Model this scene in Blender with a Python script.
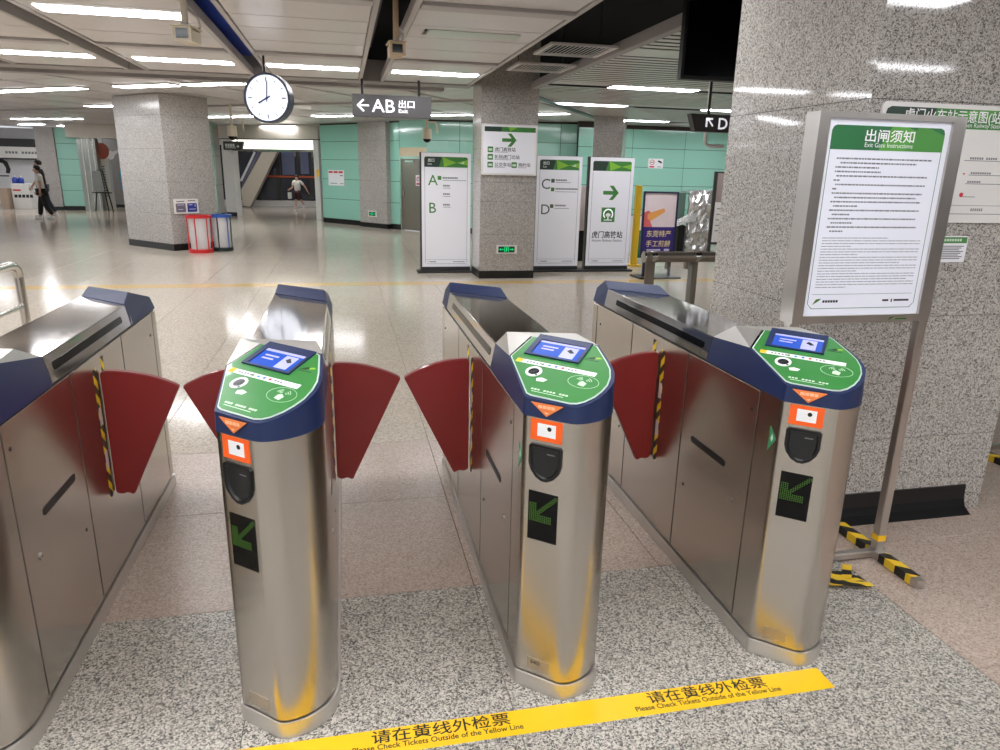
import bpy, bmesh, math, random
from mathutils import Vector, Matrix
random.seed(7)
scene = bpy.context.scene
for _o in list(bpy.data.objects): bpy.data.objects.remove(_o)
COL = scene.collection

# ------------------------------------------------------------------ camera, world, exposure
R = [[0.977305, -0.038531, 0.208305], [-0.210756, -0.276117, 0.937732], [0.021384, -0.960351, -0.277972]]
EYE = Vector((0, 0, 1.75)); FPX = 703.0
cam_d = bpy.data.cameras.new('camera'); cam = bpy.data.objects.new('camera', cam_d); COL.objects.link(cam)
cam_d.sensor_width = 36; cam_d.lens = 36 * FPX / 1000; cam_d.clip_end = 200; cam_d.clip_start = .05
cam.matrix_world = Matrix(((R[0][0], -R[0][1], -R[0][2], EYE.x), (R[1][0], -R[1][1], -R[1][2], EYE.y),
                           (R[2][0], -R[2][1], -R[2][2], EYE.z), (0, 0, 0, 1)))
scene.camera = cam
world = bpy.data.worlds.new('world'); scene.world = world; world.use_nodes = True
world.node_tree.nodes['Background'].inputs[0].default_value = (.92, .95, 1, 1)
world.node_tree.nodes['Background'].inputs[1].default_value = .5
scene.view_settings.view_transform = 'Standard'; scene.view_settings.look = 'None'
scene.view_settings.gamma = 1; scene.view_settings.use_curve_mapping = False
scene.view_settings.exposure = 0.64
LAMP = 17.0            # radiance of the lit ceiling panels
scene.cycles.use_denoising = True
scene.cycles.max_bounces = 8; scene.cycles.glossy_bounces = 4; scene.cycles.sample_clamp_indirect = 6

def at(px, py, axis, val):
    """world point of a photograph pixel on the plane axis = val"""
    r = (px - 500, py - 375, FPX)
    d = Vector([sum(R[i][k] * r[k] for k in range(3)) for i in range(3)])
    return EYE + d * ((val - EYE[axis]) / d[axis])

# ------------------------------------------------------------------ materials
def lin(c):
    return tuple((v / 255 / 12.92 if v / 255 <= .04045 else ((v / 255 + .055) / 1.055) ** 2.4) for v in c) + (1,)
MATS = {}
def nt(name):
    m = bpy.data.materials.new(name); m.use_nodes = True; MATS[name] = m
    return m, m.node_tree, m.node_tree.nodes['Principled BSDF']
def M(name, col, rough=.5, metal=0.0, emit=0, ecol=None, alpha=1, trans=0, ior=1.5, var=.04, scale=6.0, coat=0):
    if name in MATS: return MATS[name]
    m, t, b = nt(name); N, L = t.nodes, t.links
    c = lin(col)
    b.inputs['Roughness'].default_value = rough; b.inputs['Metallic'].default_value = metal
    b.inputs['IOR'].default_value = ior; b.inputs['Coat Weight'].default_value = coat
    b.inputs['Alpha'].default_value = alpha; b.inputs['Transmission Weight'].default_value = trans
    if var:
        g = N.new('ShaderNodeNewGeometry'); n = N.new('ShaderNodeTexNoise'); n.inputs['Scale'].default_value = scale
        n.inputs['Detail'].default_value = 3
        r = N.new('ShaderNodeMix'); r.data_type = 'RGBA'
        r.inputs['A'].default_value = tuple(v * (1 - var) for v in c[:3]) + (1,)
        r.inputs['B'].default_value = tuple(min(1, v * (1 + var)) for v in c[:3]) + (1,)
        L.new(g.outputs['Position'], n.inputs['Vector']); L.new(n.outputs['Fac'], r.inputs['Factor'])
        L.new(r.outputs['Result'], b.inputs['Base Color'])
    else:
        b.inputs['Base Color'].default_value = c
    if emit:
        b.inputs['Emission Color'].default_value = lin(ecol or col); b.inputs['Emission Strength'].default_value = emit
    return m
def granite(name, cols, scale, rough, tone=.12, spec=.5, big=2.0, bump=0):
    """speckled stone: grains from Voronoi cells in world space"""
    m, t, b = nt(name); N, L = t.nodes, t.links
    g = N.new('ShaderNodeNewGeometry'); v = N.new('ShaderNodeTexVoronoi'); v.inputs['Scale'].default_value = scale
    nz = N.new('ShaderNodeTexNoise'); nz.inputs['Scale'].default_value = scale * .55; nz.inputs['Detail'].default_value = 3
    mp = N.new('ShaderNodeVectorMath'); mp.operation = 'MULTIPLY_ADD'
    mp.inputs[1].default_value = (.02,) * 3
    L.new(g.outputs['Position'], nz.inputs['Vector'])
    L.new(nz.outputs['Color'], mp.inputs[0]); L.new(g.outputs['Position'], mp.inputs[2]); L.new(mp.outputs[0], v.inputs['Vector'])
    s = N.new('ShaderNodeSeparateColor'); L.new(v.outputs['Color'], s.inputs[0])
    av = N.new('ShaderNodeMath'); av.operation = 'MULTIPLY_ADD'; av.inputs[1].default_value = .55
    sc = N.new('ShaderNodeMath'); sc.operation = 'MULTIPLY'; sc.inputs[1].default_value = .45
    L.new(nz.outputs['Fac'], sc.inputs[0]); L.new(s.outputs[0], av.inputs[0]); L.new(sc.outputs[0], av.inputs[2])
    cr = N.new('ShaderNodeValToRGB'); e = cr.color_ramp.elements
    k = len(cols)
    while len(e) < k: e.new(.5)
    for i, (p, c) in enumerate(cols): e[i].position = p; e[i].color = lin(c)
    L.new(av.outputs[0], cr.inputs[0])
    n2 = N.new('ShaderNodeTexNoise'); n2.inputs['Scale'].default_value = big; L.new(g.outputs['Position'], n2.inputs['Vector'])
    hs = N.new('ShaderNodeHueSaturation'); L.new(cr.outputs[0], hs.inputs['Color'])
    ma = N.new('ShaderNodeMath'); ma.operation = 'MULTIPLY_ADD'; ma.inputs[1].default_value = tone * 2; ma.inputs[2].default_value = 1 - tone
    L.new(n2.outputs['Fac'], ma.inputs[0]); L.new(ma.outputs[0], hs.inputs['Value'])
    L.new(hs.outputs[0], b.inputs['Base Color'])
    b.inputs['Roughness'].default_value = rough; b.inputs['Specular IOR Level'].default_value = spec
    if bump:
        bp = N.new('ShaderNodeBump'); bp.inputs['Strength'].default_value = bump; bp.inputs['Distance'].default_value = .002
        L.new(n2.outputs['Fac'], bp.inputs['Height']); L.new(bp.outputs[0], b.inputs['Normal'])
    return m
def steel(name, col, rough, stretch, bump=.04, metal=1.0):
    """brushed metal: fine streaks along one axis"""
    m, t, b = nt(name); N, L = t.nodes, t.links
    g = N.new('ShaderNodeNewGeometry'); mp = N.new('ShaderNodeVectorMath'); mp.operation = 'MULTIPLY'; mp.inputs[1].default_value = stretch
    n = N.new('ShaderNodeTexNoise'); n.inputs['Scale'].default_value = 1; n.inputs['Detail'].default_value = 4
    L.new(g.outputs['Position'], mp.inputs[0]); L.new(mp.outputs[0], n.inputs['Vector'])
    r = N.new('ShaderNodeMix'); r.data_type = 'RGBA'; c = lin(col)
    r.inputs['A'].default_value = tuple(v * .985 for v in c[:3]) + (1,); r.inputs['B'].default_value = tuple(min(1, v * 1.015) for v in c[:3]) + (1,)
    L.new(n.outputs['Fac'], r.inputs['Factor']); L.new(r.outputs['Result'], b.inputs['Base Color'])
    ma = N.new('ShaderNodeMath'); ma.operation = 'MULTIPLY_ADD'; ma.inputs[1].default_value = .04; ma.inputs[2].default_value = rough - .02
    L.new(n.outputs['Fac'], ma.inputs[0]); L.new(ma.outputs[0], b.inputs['Roughness'])
    bp = N.new('ShaderNodeBump'); bp.inputs['Strength'].default_value = bump; bp.inputs['Distance'].default_value = .001
    L.new(n.outputs['Fac'], bp.inputs['Height']); L.new(bp.outputs[0], b.inputs['Normal'])
    b.inputs['Metallic'].default_value = metal
    return m
def hazard(name, axis, width, slant_axis, slant=1.0):
    """black and yellow warning stripes"""
    m, t, b = nt(name); N, L = t.nodes, t.links
    g = N.new('ShaderNodeNewGeometry'); s = N.new('ShaderNodeSeparateXYZ'); L.new(g.outputs['Position'], s.inputs[0])
    a = N.new('ShaderNodeMath'); a.operation = 'MULTIPLY_ADD'; a.inputs[1].default_value = slant
    L.new(s.outputs[slant_axis], a.inputs[0]); L.new(s.outputs[axis], a.inputs[2])
    d = N.new('ShaderNodeMath'); d.operation = 'DIVIDE'; d.inputs[1].default_value = width; L.new(a.outputs[0], d.inputs[0])
    f = N.new('ShaderNodeMath'); f.operation = 'FRACT'; L.new(d.outputs[0], f.inputs[0])
    gt = N.new('ShaderNodeMath'); gt.operation = 'GREATER_THAN'; gt.inputs[1].default_value = .5; L.new(f.outputs[0], gt.inputs[0])
    r = N.new('ShaderNodeMix'); r.data_type = 'RGBA'; r.inputs['A'].default_value = lin((22, 20, 18)); r.inputs['B'].default_value = lin((236, 196, 40))
    L.new(gt.outputs[0], r.inputs['Factor']); L.new(r.outputs['Result'], b.inputs['Base Color'])
    b.inputs['Roughness'].default_value = .45
    return m

PALE = granite('pale_polished_granite', [(.0, (138, 129, 115)), (.35, (182, 172, 157)), (.6, (200, 190, 175)), (1, (213, 204, 190))], 95, .12, .05, .16, 1.2)
PINK = granite('pink_granite', [(.0, (112, 95, 86)), (.3, (157, 139, 127)), (.55, (181, 163, 150)), (1, (200, 184, 171))], 170, .27, .07, .4, 1.6)
GREY = granite('black_white_granite', [(.0, (58, 56, 54)), (.32, (80, 78, 75)), (.4, (139, 134, 125)), (.54, (172, 166, 156)), (.63, (199, 193, 182)), (1, (215, 209, 198))], 190, .28, .05, .4)
PILLAR = granite('grey_pillar_granite', [(.0, (74, 70, 66)), (.3, (100, 96, 91)), (.4, (154, 149, 143)), (.56, (184, 179, 172)), (1, (216, 211, 204))], 200, .055, .05, .5)
FARPIL = granite('far_pillar_granite', [(.0, (120, 116, 112)), (.4, (164, 159, 154)), (1, (202, 197, 191))], 70, .16, .05, .5)
JOINT = M('joint_filler', (62, 55, 50), .9)
YELLOW_STONE = granite('yellow_stone', [(0, (190, 158, 104)), (.5, (216, 184, 128)), (1, (232, 204, 152))], 90, .12, .05)
STEEL = steel('brushed_steel_vertical', (194, 187, 178), .235, (300, 300, 2), 0)
STEELH = steel('brushed_steel_cover', (208, 206, 204), .075, (300, 4, 200), 0)
HOODM = steel('satin_steel_hood', (216, 213, 208), .4, (300, 300, 4), 0)
STANDM = steel('stand_satin_steel', (198, 194, 189), .3, (4, 4, 4), 0)
BEAMM = M('ceiling_beam_paint', (160, 154, 152), .5)
CHROME = steel('satin_chrome', (206, 202, 196), .2, (4, 4, 4), 0)
PANELM = M('ceiling_white_metal', (220, 213, 210), .38, 0, coat=.2)
RAILM = M('ceiling_grey_metal', (190, 184, 181), .5, 0)
VOID = M('dark_plenum_paint', (17, 17, 19), .8)
BLACKSK = M('black_skirting', (16, 16, 17), .3)
LAMPM = M('lit_lamp_diffuser', (255, 255, 255), .6, 0, LAMP, (250, 251, 255), var=0)
REFLM = M('painted_reflection', (196, 206, 192), .35)
TEAL = M('teal_glass_panel', (150, 204, 187), .12, 0, var=.05, scale=.6, coat=.5)
WHITEP = M('white_paint', (226, 224, 220), .45)
GREYP = M('grey_paint', (140, 138, 135), .5)
DARK = M('dark_grey_metal', (58, 56, 57), .4, .2)
BLACK = M('black_plastic', (9, 9, 10), .42)
GLASSBLK = M('black_glass', (5, 5, 6), .12, ior=1.3)
NAVY = M('navy_plastic', (25, 42, 82), .4)
GREEN = M('green_panel_film', (54, 130, 60), .3, coat=.3)
LITW = M('lit_lettering', (244, 244, 246), .45, 0, .45, (244, 246, 255), var=0)
WHITE = M('white_print', (240, 240, 240), .45, var=0)
ORANGE = M('orange_sticker', (250, 98, 22), .45)
ORANGE2 = M('orange_triangle', (236, 128, 62), .4)
RED = M('red_flap_plastic', (122, 20, 20), .42, coat=.15)
HAZ_V = hazard('hazard_tape_upright', 2, .075, 1, 1.0)
HAZ_F = hazard('hazard_tape_floor', 1, .13, 0, .8)
SIGNW = M('sign_white', (236, 236, 240), .35, 0, var=.02)
INK = M('black_ink', (30, 30, 32), .6, var=0)
GREYINK = M('grey_ink', (116, 118, 122), .6, var=0)
SGREEN = M('sign_green', (66, 132, 62), .45, var=0)
SDGREEN = M('sign_dark_green', (40, 62, 50), .45, var=0)
SLGREEN = M('sign_light_green', (134, 190, 60), .45, var=0)

# ------------------------------------------------------------------ builders
ROOT = {}
def fin(o, parent=None):
    COL.objects.link(o)
    if parent is not None:
        o.parent = parent
        o.matrix_parent_inverse = Matrix.Translation(-ROOT.get(parent.name, Vector((0, 0, 0))))
    return o
def mobj(name, verts, faces, mat, parent=None, bev=0, smooth=None, seg=2):
    me = bpy.data.meshes.new(name); bm = bmesh.new()
    vs = [bm.verts.new(v) for v in verts]
    for f in faces:
        try: bm.faces.new([vs[i] for i in f])
        except ValueError: pass
    bmesh.ops.recalc_face_normals(bm, faces=bm.faces)
    if bev: bmesh.ops.bevel(bm, geom=list(bm.edges), offset=bev, segments=seg, affect='EDGES', clamp_overlap=True)
    if smooth is not None:
        for f in bm.faces: f.smooth = True
        for e in bm.edges:
            if len(e.link_faces) == 2 and e.calc_face_angle(0) > math.radians(smooth): e.smooth = False
    bm.to_mesh(me); bm.free(); me.materials.append(mat)
    return fin(bpy.data.objects.new(name, me), parent)
def boxdata(b):
    x0, x1, y0, y1, z0, z1 = b
    v = [(x, y, z) for z in (z0, z1) for y in (y0, y1) for x in (x0, x1)]
    f = [(0, 2, 3, 1), (4, 5, 7, 6), (0, 1, 5, 4), (2, 6, 7, 3), (0, 4, 6, 2), (1, 3, 7, 5)]
    return v, f
def box(name, x0, x1, y0, y1, z0, z1, mat, parent=None, bev=0):
    v, f = boxdata((x0, x1, y0, y1, z0, z1)); return mobj(name, v, f, mat, parent, bev)
def boxes(name, bs, mat, parent=None):
    V, F = [], []
    for b in bs:
        v, f = boxdata(b); k = len(V); V += v; F += [tuple(i + k for i in q) for q in f]
    return mobj(name, V, F, mat, parent)
class B:
    """a flat working plane: origin, right, up, out"""
    def __init__(s, o, u, v, n=None):
        s.o = Vector(o); s.u = Vector(u).normalized(); s.v = Vector(v).normalized()
        s.n = Vector(n).normalized() if n else s.u.cross(s.v)
    def p(s, a, b, c=0): return s.o + s.u * a + s.v * b + s.n * c
def plate(name, pts, bs, c0, c1, mat, parent=None, bev=0, smooth=None):
    n = len(pts)
    v = [bs.p(a, b, c0) for a, b in pts] + [bs.p(a, b, c1) for a, b in pts]
    f = [tuple(range(n))[::-1], tuple(range(n, 2 * n))] + [(i, (i + 1) % n, n + (i + 1) % n, n + i) for i in range(n)]
    return mobj(name, v, f, mat, parent, bev, smooth)
def rect(a0, b0, a1, b1): return [(a0, b0), (a1, b0), (a1, b1), (a0, b1)]
def plates(name, polys, bs, c0, c1, mat, parent=None):
    V, F = [], []
    for pts in polys:
        n, k = len(pts), len(V)
        V += [bs.p(a, b, c0) for a, b in pts] + [bs.p(a, b, c1) for a, b in pts]
        F += [tuple(range(k, k + n))[::-1], tuple(range(k + n, k + 2 * n))] + [(k + i, k + (i + 1) % n, k + n + (i + 1) % n, k + n + i) for i in range(n)]
    o = mobj(name, V, F, mat, parent)
    if any(k in name for k in ('print', 'text', 'dots', 'lettering', 'lines')): o['kind'] = 'stuff'      # tiny marks, too small to pick apart
    return o
def ring(name, bs, cx, cy, r0, r1, c0, c1, mat, parent=None, n=28, ry=1, a0=0, a1=360):
    full = a1 - a0 >= 360
    A = [math.radians(a0 + (a1 - a0) * i / n) for i in range(n if full else n + 1)]
    V = []
    for c in (c0, c1):
        for r in (r0, r1):
            V += [bs.p(cx + r * math.cos(t), cy + r * math.sin(t) * ry, c) for t in A]
    k = len(A); F = []
    for i in range(k if full else k - 1):
        j = (i + 1) % k
        F += [(i, j, k + j, k + i), (2 * k + i, 3 * k + i, 3 * k + j, 2 * k + j), (i, 2 * k + i, 2 * k + j, j), (k + i, k + j, 3 * k + j, 3 * k + i)]
    return mobj(name, V, F, mat, parent)
def disc(cx, cy, r, n=20, ry=1): return [(cx + r * math.cos(2 * math.pi * i / n), cy + r * ry * math.sin(2 * math.pi * i / n)) for i in range(n)]
def rrect(a0, b0, a1, b1, r, n=4):
    P = []
    for cx, cy, s in ((a1 - r, b0 + r, -90), (a1 - r, b1 - r, 0), (a0 + r, b1 - r, 90), (a0 + r, b0 + r, 180)):
        for i in range(n + 1):
            t = math.radians(s + 90 * i / n); P.append((cx + r * math.cos(t), cy + r * math.sin(t)))
    return P
def tubedata(pts, r, seg=10):
    pts = [Vector(p) for p in pts]; V, F = [], []
    for i, p in enumerate(pts):
        d = (pts[min(i + 1, len(pts) - 1)] - pts[max(i - 1, 0)]).normalized()
        a = d.cross(Vector((0, 0, 1)) if abs(d.z) < .95 else Vector((0, 1, 0))).normalized(); b = d.cross(a)
        rr = r[i] if isinstance(r, (list, tuple)) else r
        V += [p + (a * math.cos(2 * math.pi * k / seg) + b * math.sin(2 * math.pi * k / seg)) * rr for k in range(seg)]
    for i in range(len(pts) - 1):
        F += [(i * seg + k, i * seg + (k + 1) % seg, (i + 1) * seg + (k + 1) % seg, (i + 1) * seg + k) for k in range(seg)]
    F += [tuple(range(seg))[::-1], tuple(range((len(pts) - 1) * seg, len(pts) * seg))]
    return V, F
def tube(name, pts, r, mat, parent=None, seg=12):
    v, f = tubedata(pts, r, seg); return mobj(name, v, f, mat, parent, smooth=50)
def text(name, s, size, bs, a, b, c, mat, parent=None, align='LEFT', bold=0.0, depth=.0006, width=None, shear=0):
    cu = bpy.data.curves.new(name, 'FONT'); cu.body = s; cu.size = size; cu.align_x = align; cu.offset = bold * size
    cu.resolution_u = 3; cu.extrude = 0; cu.shear = shear
    t = bpy.data.objects.new(name, cu); COL.objects.link(t)
    me = bpy.data.meshes.new_from_object(t.evaluated_get(bpy.context.evaluated_depsgraph_get()))
    bpy.data.objects.remove(t); bpy.data.curves.remove(cu)
    xs = [v.co.x for v in me.vertices]
    k = 1.0
    if width and xs: k = width / max(1e-6, max(xs) - min(xs))
    for v in me.vertices: v.co = bs.p(a + v.co.x * k, b + v.co.y, c)
    me.materials.clear(); me.materials.append(mat); me.name = name
    return fin(bpy.data.objects.new(name, me), parent)
def thing(name, label, cat, loc, group=None):
    o = bpy.data.objects.new(name, None); COL.objects.link(o); o.empty_display_size = .1
    o.location = loc; ROOT[o.name] = Vector(loc); o['label'] = label; o['category'] = cat
    if group: o['group'] = group
    return o
def tag(o, label, cat, group=None):
    o['label'] = label; o['category'] = cat
    if group: o['group'] = group
    return o
def struct(o): o['kind'] = 'structure'; return o
def stuff(o): o['kind'] = 'stuff'; return o
def shared(name, me, loc, parent, rz=0):
    o = bpy.data.objects.new(name, me); fin(o, parent); o.location = loc; o.rotation_euler = (0, 0, rz); return o
def copytree(o, parent=None):
    c = o.copy(); COL.objects.link(c)
    if parent is not None:
        c.parent = parent; c.matrix_parent_inverse = o.matrix_parent_inverse.copy()
    for ch in list(o.children): copytree(ch, c)
    return c
def Zb(x, y, z=0): return B((x, y, z), (1, 0, 0), (0, 1, 0))                 # lies flat
def Fb(x, y, z=0): return B((x, y, z), (1, 0, 0), (0, 0, 1), (0, -1, 0))     # faces the camera end
def inframe(x, y, z=0, m=60):
    d = Vector((x, y, z)) - EYE; c = [sum(R[i][k] * d[i] for i in range(3)) for k in range(3)]
    if c[2] < .2: return False
    u, v = 500 + FPX * c[0] / c[2], 375 + FPX * c[1] / c[2]
    return -m < u < 1000 + m and -m < v < 750 + m

# ------------------------------------------------------------------ floor
T = .879; GX = .497; GAP = .003
floor = struct(box('floor', -19, 15, -7.5, 42, -.12, -.006, JOINT))
box('joint_bed', -19, 15, 4.425, 42, -.0065, -.0045, M('pale_joint', (140, 132, 121), .8), floor)
box('joint_bed', -7, 2.255, -7.4, 2.67, -.0065, -.0045, M('grey_joint', (112, 108, 102), .8), floor)
cells = []          # x0, x1, y0, y1, material
def xs_grid(a, b):
    k0 = math.floor((a - GX) / T); k1 = math.ceil((b - GX) / T); return [GX + k * T for k in range(k0, k1)]
YS = [4.425 + k * T for k in range(0, 42)]
for y in YS:
    for x in xs_grid(-18.2, 14): cells.append((x, x + T, y, y + T, PALE))
for y0, y1 in ((2.67, 3.565), (3.565, 4.425)):
    for x in xs_grid(-6, 2.2): cells.append((x, x + T, y0, y1, PINK))
for k in range(0, 10):
    for x in xs_grid(-6, 2.2): cells.append((x, x + T, 2.67 - (k + 1) * T, 2.67 - k * T, GREY))
for i in range(0, 12):
    for k in range(-9, 3):
        y0 = 1.79 + k * .8835; y1 = y0 + .8835
        if k == 2: y1 = 4.425
        cells.append((2.255 + i * .577, 2.255 + (i + 1) * .577, y0, y1, PINK))
def cdist(c): return math.hypot((c[0] + c[1]) / 2, (c[2] + c[3]) / 2)
vis = [c for c in cells if any(inframe(x, y, 0, 30) for x in c[:2] for y in c[2:4])]
vis.sort(key=cdist); near = set(map(id, vis[:290]))
tmesh = {}
for c in cells:
    if id(c) not in near: continue
    key = (round(c[1] - c[0], 3), round(c[3] - c[2], 3), c[4].name)
    if key not in tmesh:
        w, d = (c[1] - c[0] - GAP) / 2, (c[3] - c[2] - GAP) / 2
        me = bpy.data.meshes.new('floor_tile'); bm = bmesh.new(); v, f = boxdata((-w, w, -d, d, -.006, 0))
        vs = [bm.verts.new(q) for q in v]
        for q in f: bm.faces.new([vs[i] for i in q])
        bmesh.ops.bevel(bm, geom=[e for e in bm.edges if e.verts[0].co.z > -.001 and e.verts[1].co.z > -.001], offset=.0012, segments=1, affect='EDGES')
        bm.to_mesh(me); bm.free(); me.materials.append(c[4]); tmesh[key] = me
    shared('floor_tile', tmesh[key], ((c[0] + c[1]) / 2, (c[2] + c[3]) / 2, 0), floor)
for mt, nm in ((PALE, 'pale_tile_field'), (PINK, 'pink_tile_field'), (GREY, 'grey_tile_field')):
    stuff(boxes(nm, [(c[0] + GAP / 2, c[1] - GAP / 2, c[2] + GAP / 2, c[3] - GAP / 2, -.006, 0) for c in cells if id(c) not in near and c[4] is mt], mt, floor))
for k in range(-13, 11):
    if k * 1.2 < 9: box('yellow_stone_strip', k * 1.2 + .002, k * 1.2 + 1.198, 11.1, 11.42, -.004, .0015, YELLOW_STONE, floor)
bq = B((-8.9, 28.6, 0), (.78, .62, 0), (-.62, .78, 0))
for k in range(-4, 5): plate('yellow_stone_strip', rect(k * 1.2, 0, k * 1.2 + 1.19, .25), bq, -.004, .0015, YELLOW_STONE, floor)

# ------------------------------------------------------------------ ceiling
ceiling = struct(box('ceiling', -19, 15, -7.5, 42, 4.0, 4.1, VOID))
ZC = 3.05
BAYS = [(-7.75, -6.28), (-6.08, -4.61), (-4.41, -2.92), (-2.70, -1.22), (-1.0, .35), (.63, 2.03)]
ROWS = []
for base in (-7.05, -3.95, -.85, 2.25, 5.35, 8.45):
    if base == 8.45: ROWS += [(9.57, 10.34, 0), (10.34, 10.9, 1), (10.9, 11.72, 0)]
    else: ROWS += [(base + 1.12, base + 1.9, 0), (base + 1.9, base + 2.5, 1), (base + 2.5, base + 3.25, 0), (base + 3.25, base + 4.0, 0)]
lights = []
for bi, (x0, x1) in enumerate(BAYS):
    xf0, xf1 = x0, x1; x0, x1 = x0 + .058, x1 - .058
    for ri, (y0, y1, lamp) in enumerate(ROWS):
        if 3 < y0 < 7 and lamp and (round(y0 / 3.1) + bi) % 2: lamp = 0
        dim = lamp and 7 < y0 < 8 and bi in (4, 5)  # pale strip here paints a reflection on the ceiling board, no lamp
        cx, cy = (x0 + x1) / 2, (y0 + y1) / 2
        if lamp and not (dim and bi == 4):
            l0, l1, m0, m1 = cx - .6, cx + .6, cy - .15, cy + .15
            if dim: l0, l1 = cx - .5, cx + .45
            lights.append((cx, cy, 0, .45 if dim else .6, not dim))
            # four boards framing the lamp opening, joined to one pressed panel
            boxes('ceiling_panel', [(x0, x1, y0 + .006, m0, ZC, ZC + .03), (x0, x1, m1, y1 - .006, ZC, ZC + .03), (x0, l0, m0, m1, ZC, ZC + .03), (l1, x1, m0, m1, ZC, ZC + .03)], PANELM, ceiling)
        else:
            box('ceiling_panel', x0, x1, y0 + .009, y1 - .009, ZC, ZC + .03, PANELM, ceiling, .003)
    x0, x1 = xf0, xf1
    for xe in (x0, x1):
        s = -.05 if xe == x1 else .05
        box('edge_rail', min(xe, xe + s), max(xe, xe + s), -7, 11.74, ZC - .012, ZC + .09, RAILM, ceiling, .004)
    for yy in (9.36, 6.26, 3.16, .06, -3.04): box('cross_rail', x0 + .055, x1 - .055, yy + .006, yy + .2, ZC - .025, ZC + .06, RAILM, ceiling, .004)
box('cross_beam', -19, 2.09, 11.78, 12.2, ZC - .01, ZC + .3, BEAMM, ceiling, .01)
box('cross_beam', -19, 1.75, 12.75, 13.0, ZC - .005, ZC + .3, BEAMM, ceiling, .01)
# rotated bay beyond the cross beam
ANG = math.radians(-36); cu_, su_ = math.cos(ANG), math.sin(ANG)
def rotp(a, b): return (-2 + a * cu_ - b * su_, 13.3 + a * su_ + b * cu_)
def louvre_x(y): return 3.12 if y < 12.3 else 3.12 + (y - 12.3) * .62
pm = None
v, f = boxdata((-.745, .745, -.385, .385, 0, .03)); me_b = None
for j in range(-3, 26):
    for i in range(-13, 12):
        x, y = rotp(i * 1.6, j * .8 + .3)
        if y < 12.9 or y > 41 or x < -18 or x > 14: continue
        if x > louvre_x(y) + .9 and y < 19.3: continue
        if not inframe(x, y, ZC, 40): continue
        if me_b is None:
            ob = mobj('ceiling_panel', v, f, PANELM, ceiling, .003); me_b = ob.data; ob.location = (x, y, ZC + .06); ob.rotation_euler = (0, 0, ANG)
        else: shared('ceiling_panel', me_b, (x, y, ZC + .06), ceiling, ANG)
for j in (5, 13, 21):
    p = [rotp(a, j * .8 - .12) for a in (-14, 14)]
    bb = B((p[0][0], p[0][1], 0), (cu_, su_, 0), (-su_, cu_, 0)); 
    plate('cross_rail', rect(0, -.07, 28, .07), bb, ZC + .02, ZC + .055, RAILM, ceiling)
FAR = [(13, 91), (57, 89), (146, 86), (216, 84), (28, 119), (65, 119), (72, 126), (108, 106), (217, 117), (247, 116.5), (278, 125.5), (335, 116), (448, 115), (541, 114)]
for q in FAR:
    p = at(q[0], q[1], 2, ZC + .04); lights.append((p.x, p.y, ANG, .68, True))
lights += [(-3.2, 31.0, ANG, .6, True), (-1.6, 30.0, ANG, .6, True), (-11.5, 31.5, ANG, .6, True), (-12.6, 29.5, ANG, .6, True), (-12.5, 19, ANG, .6, True), (-11.5, 15.5, ANG, .6, True), (-14.5, 22, ANG, .6, True), (-9, 13.6, ANG, .6, True), (-15, 26, ANG, .6, True)]  # escalator hall pair and those left of view are added fill lamps
# louvred bay on the right
sl = []
y = -6.9
while y < 19.3:
    blank = 7.6 < y < 8.1
    if not (1.5 < y < 6.3) and not any(abs(y - q) < .19 for q in (11.12, 14.1, 17.65, .8, -2.0)):
        sl.append((louvre_x(y), 14.2, y, y + (.115 if not blank else .19), ZC, ZC + .003))
    y += .19
stuff(boxes('louvre_slats', sl, PANELM, ceiling))
box('louvre_edge_beam', 3.0, 3.11, 6.3, 12.3, ZC - .02, ZC + .09, BEAMM, ceiling, .006)
bl = B((3.12, 12.3, 0), (.527, .85, 0), (-.85, .527, 0)); plate('louvre_edge_beam', rect(0, .02, 8.2, .16), bl, ZC - .02, ZC + .09, BLACKSK, ceiling)
for yy, xa in ((11.12, 4.85), (14.1, 4.85), (17.65, 7.4), (11.12, 7.6), (14.1, 8.0), (17.65, 9.9), (.8, 3.9), (-2., 3.9), (.8, 6.5), (-2., 6.5)): lights.append((xa, yy, 0, .72, True))
for yy in (11.12, 14.1, 17.65, .8, -2.): box('louvre_blank', louvre_x(yy), 14.2, yy - .16, yy + .16, ZC + .024, ZC + .034, PANELM, ceiling)
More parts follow.
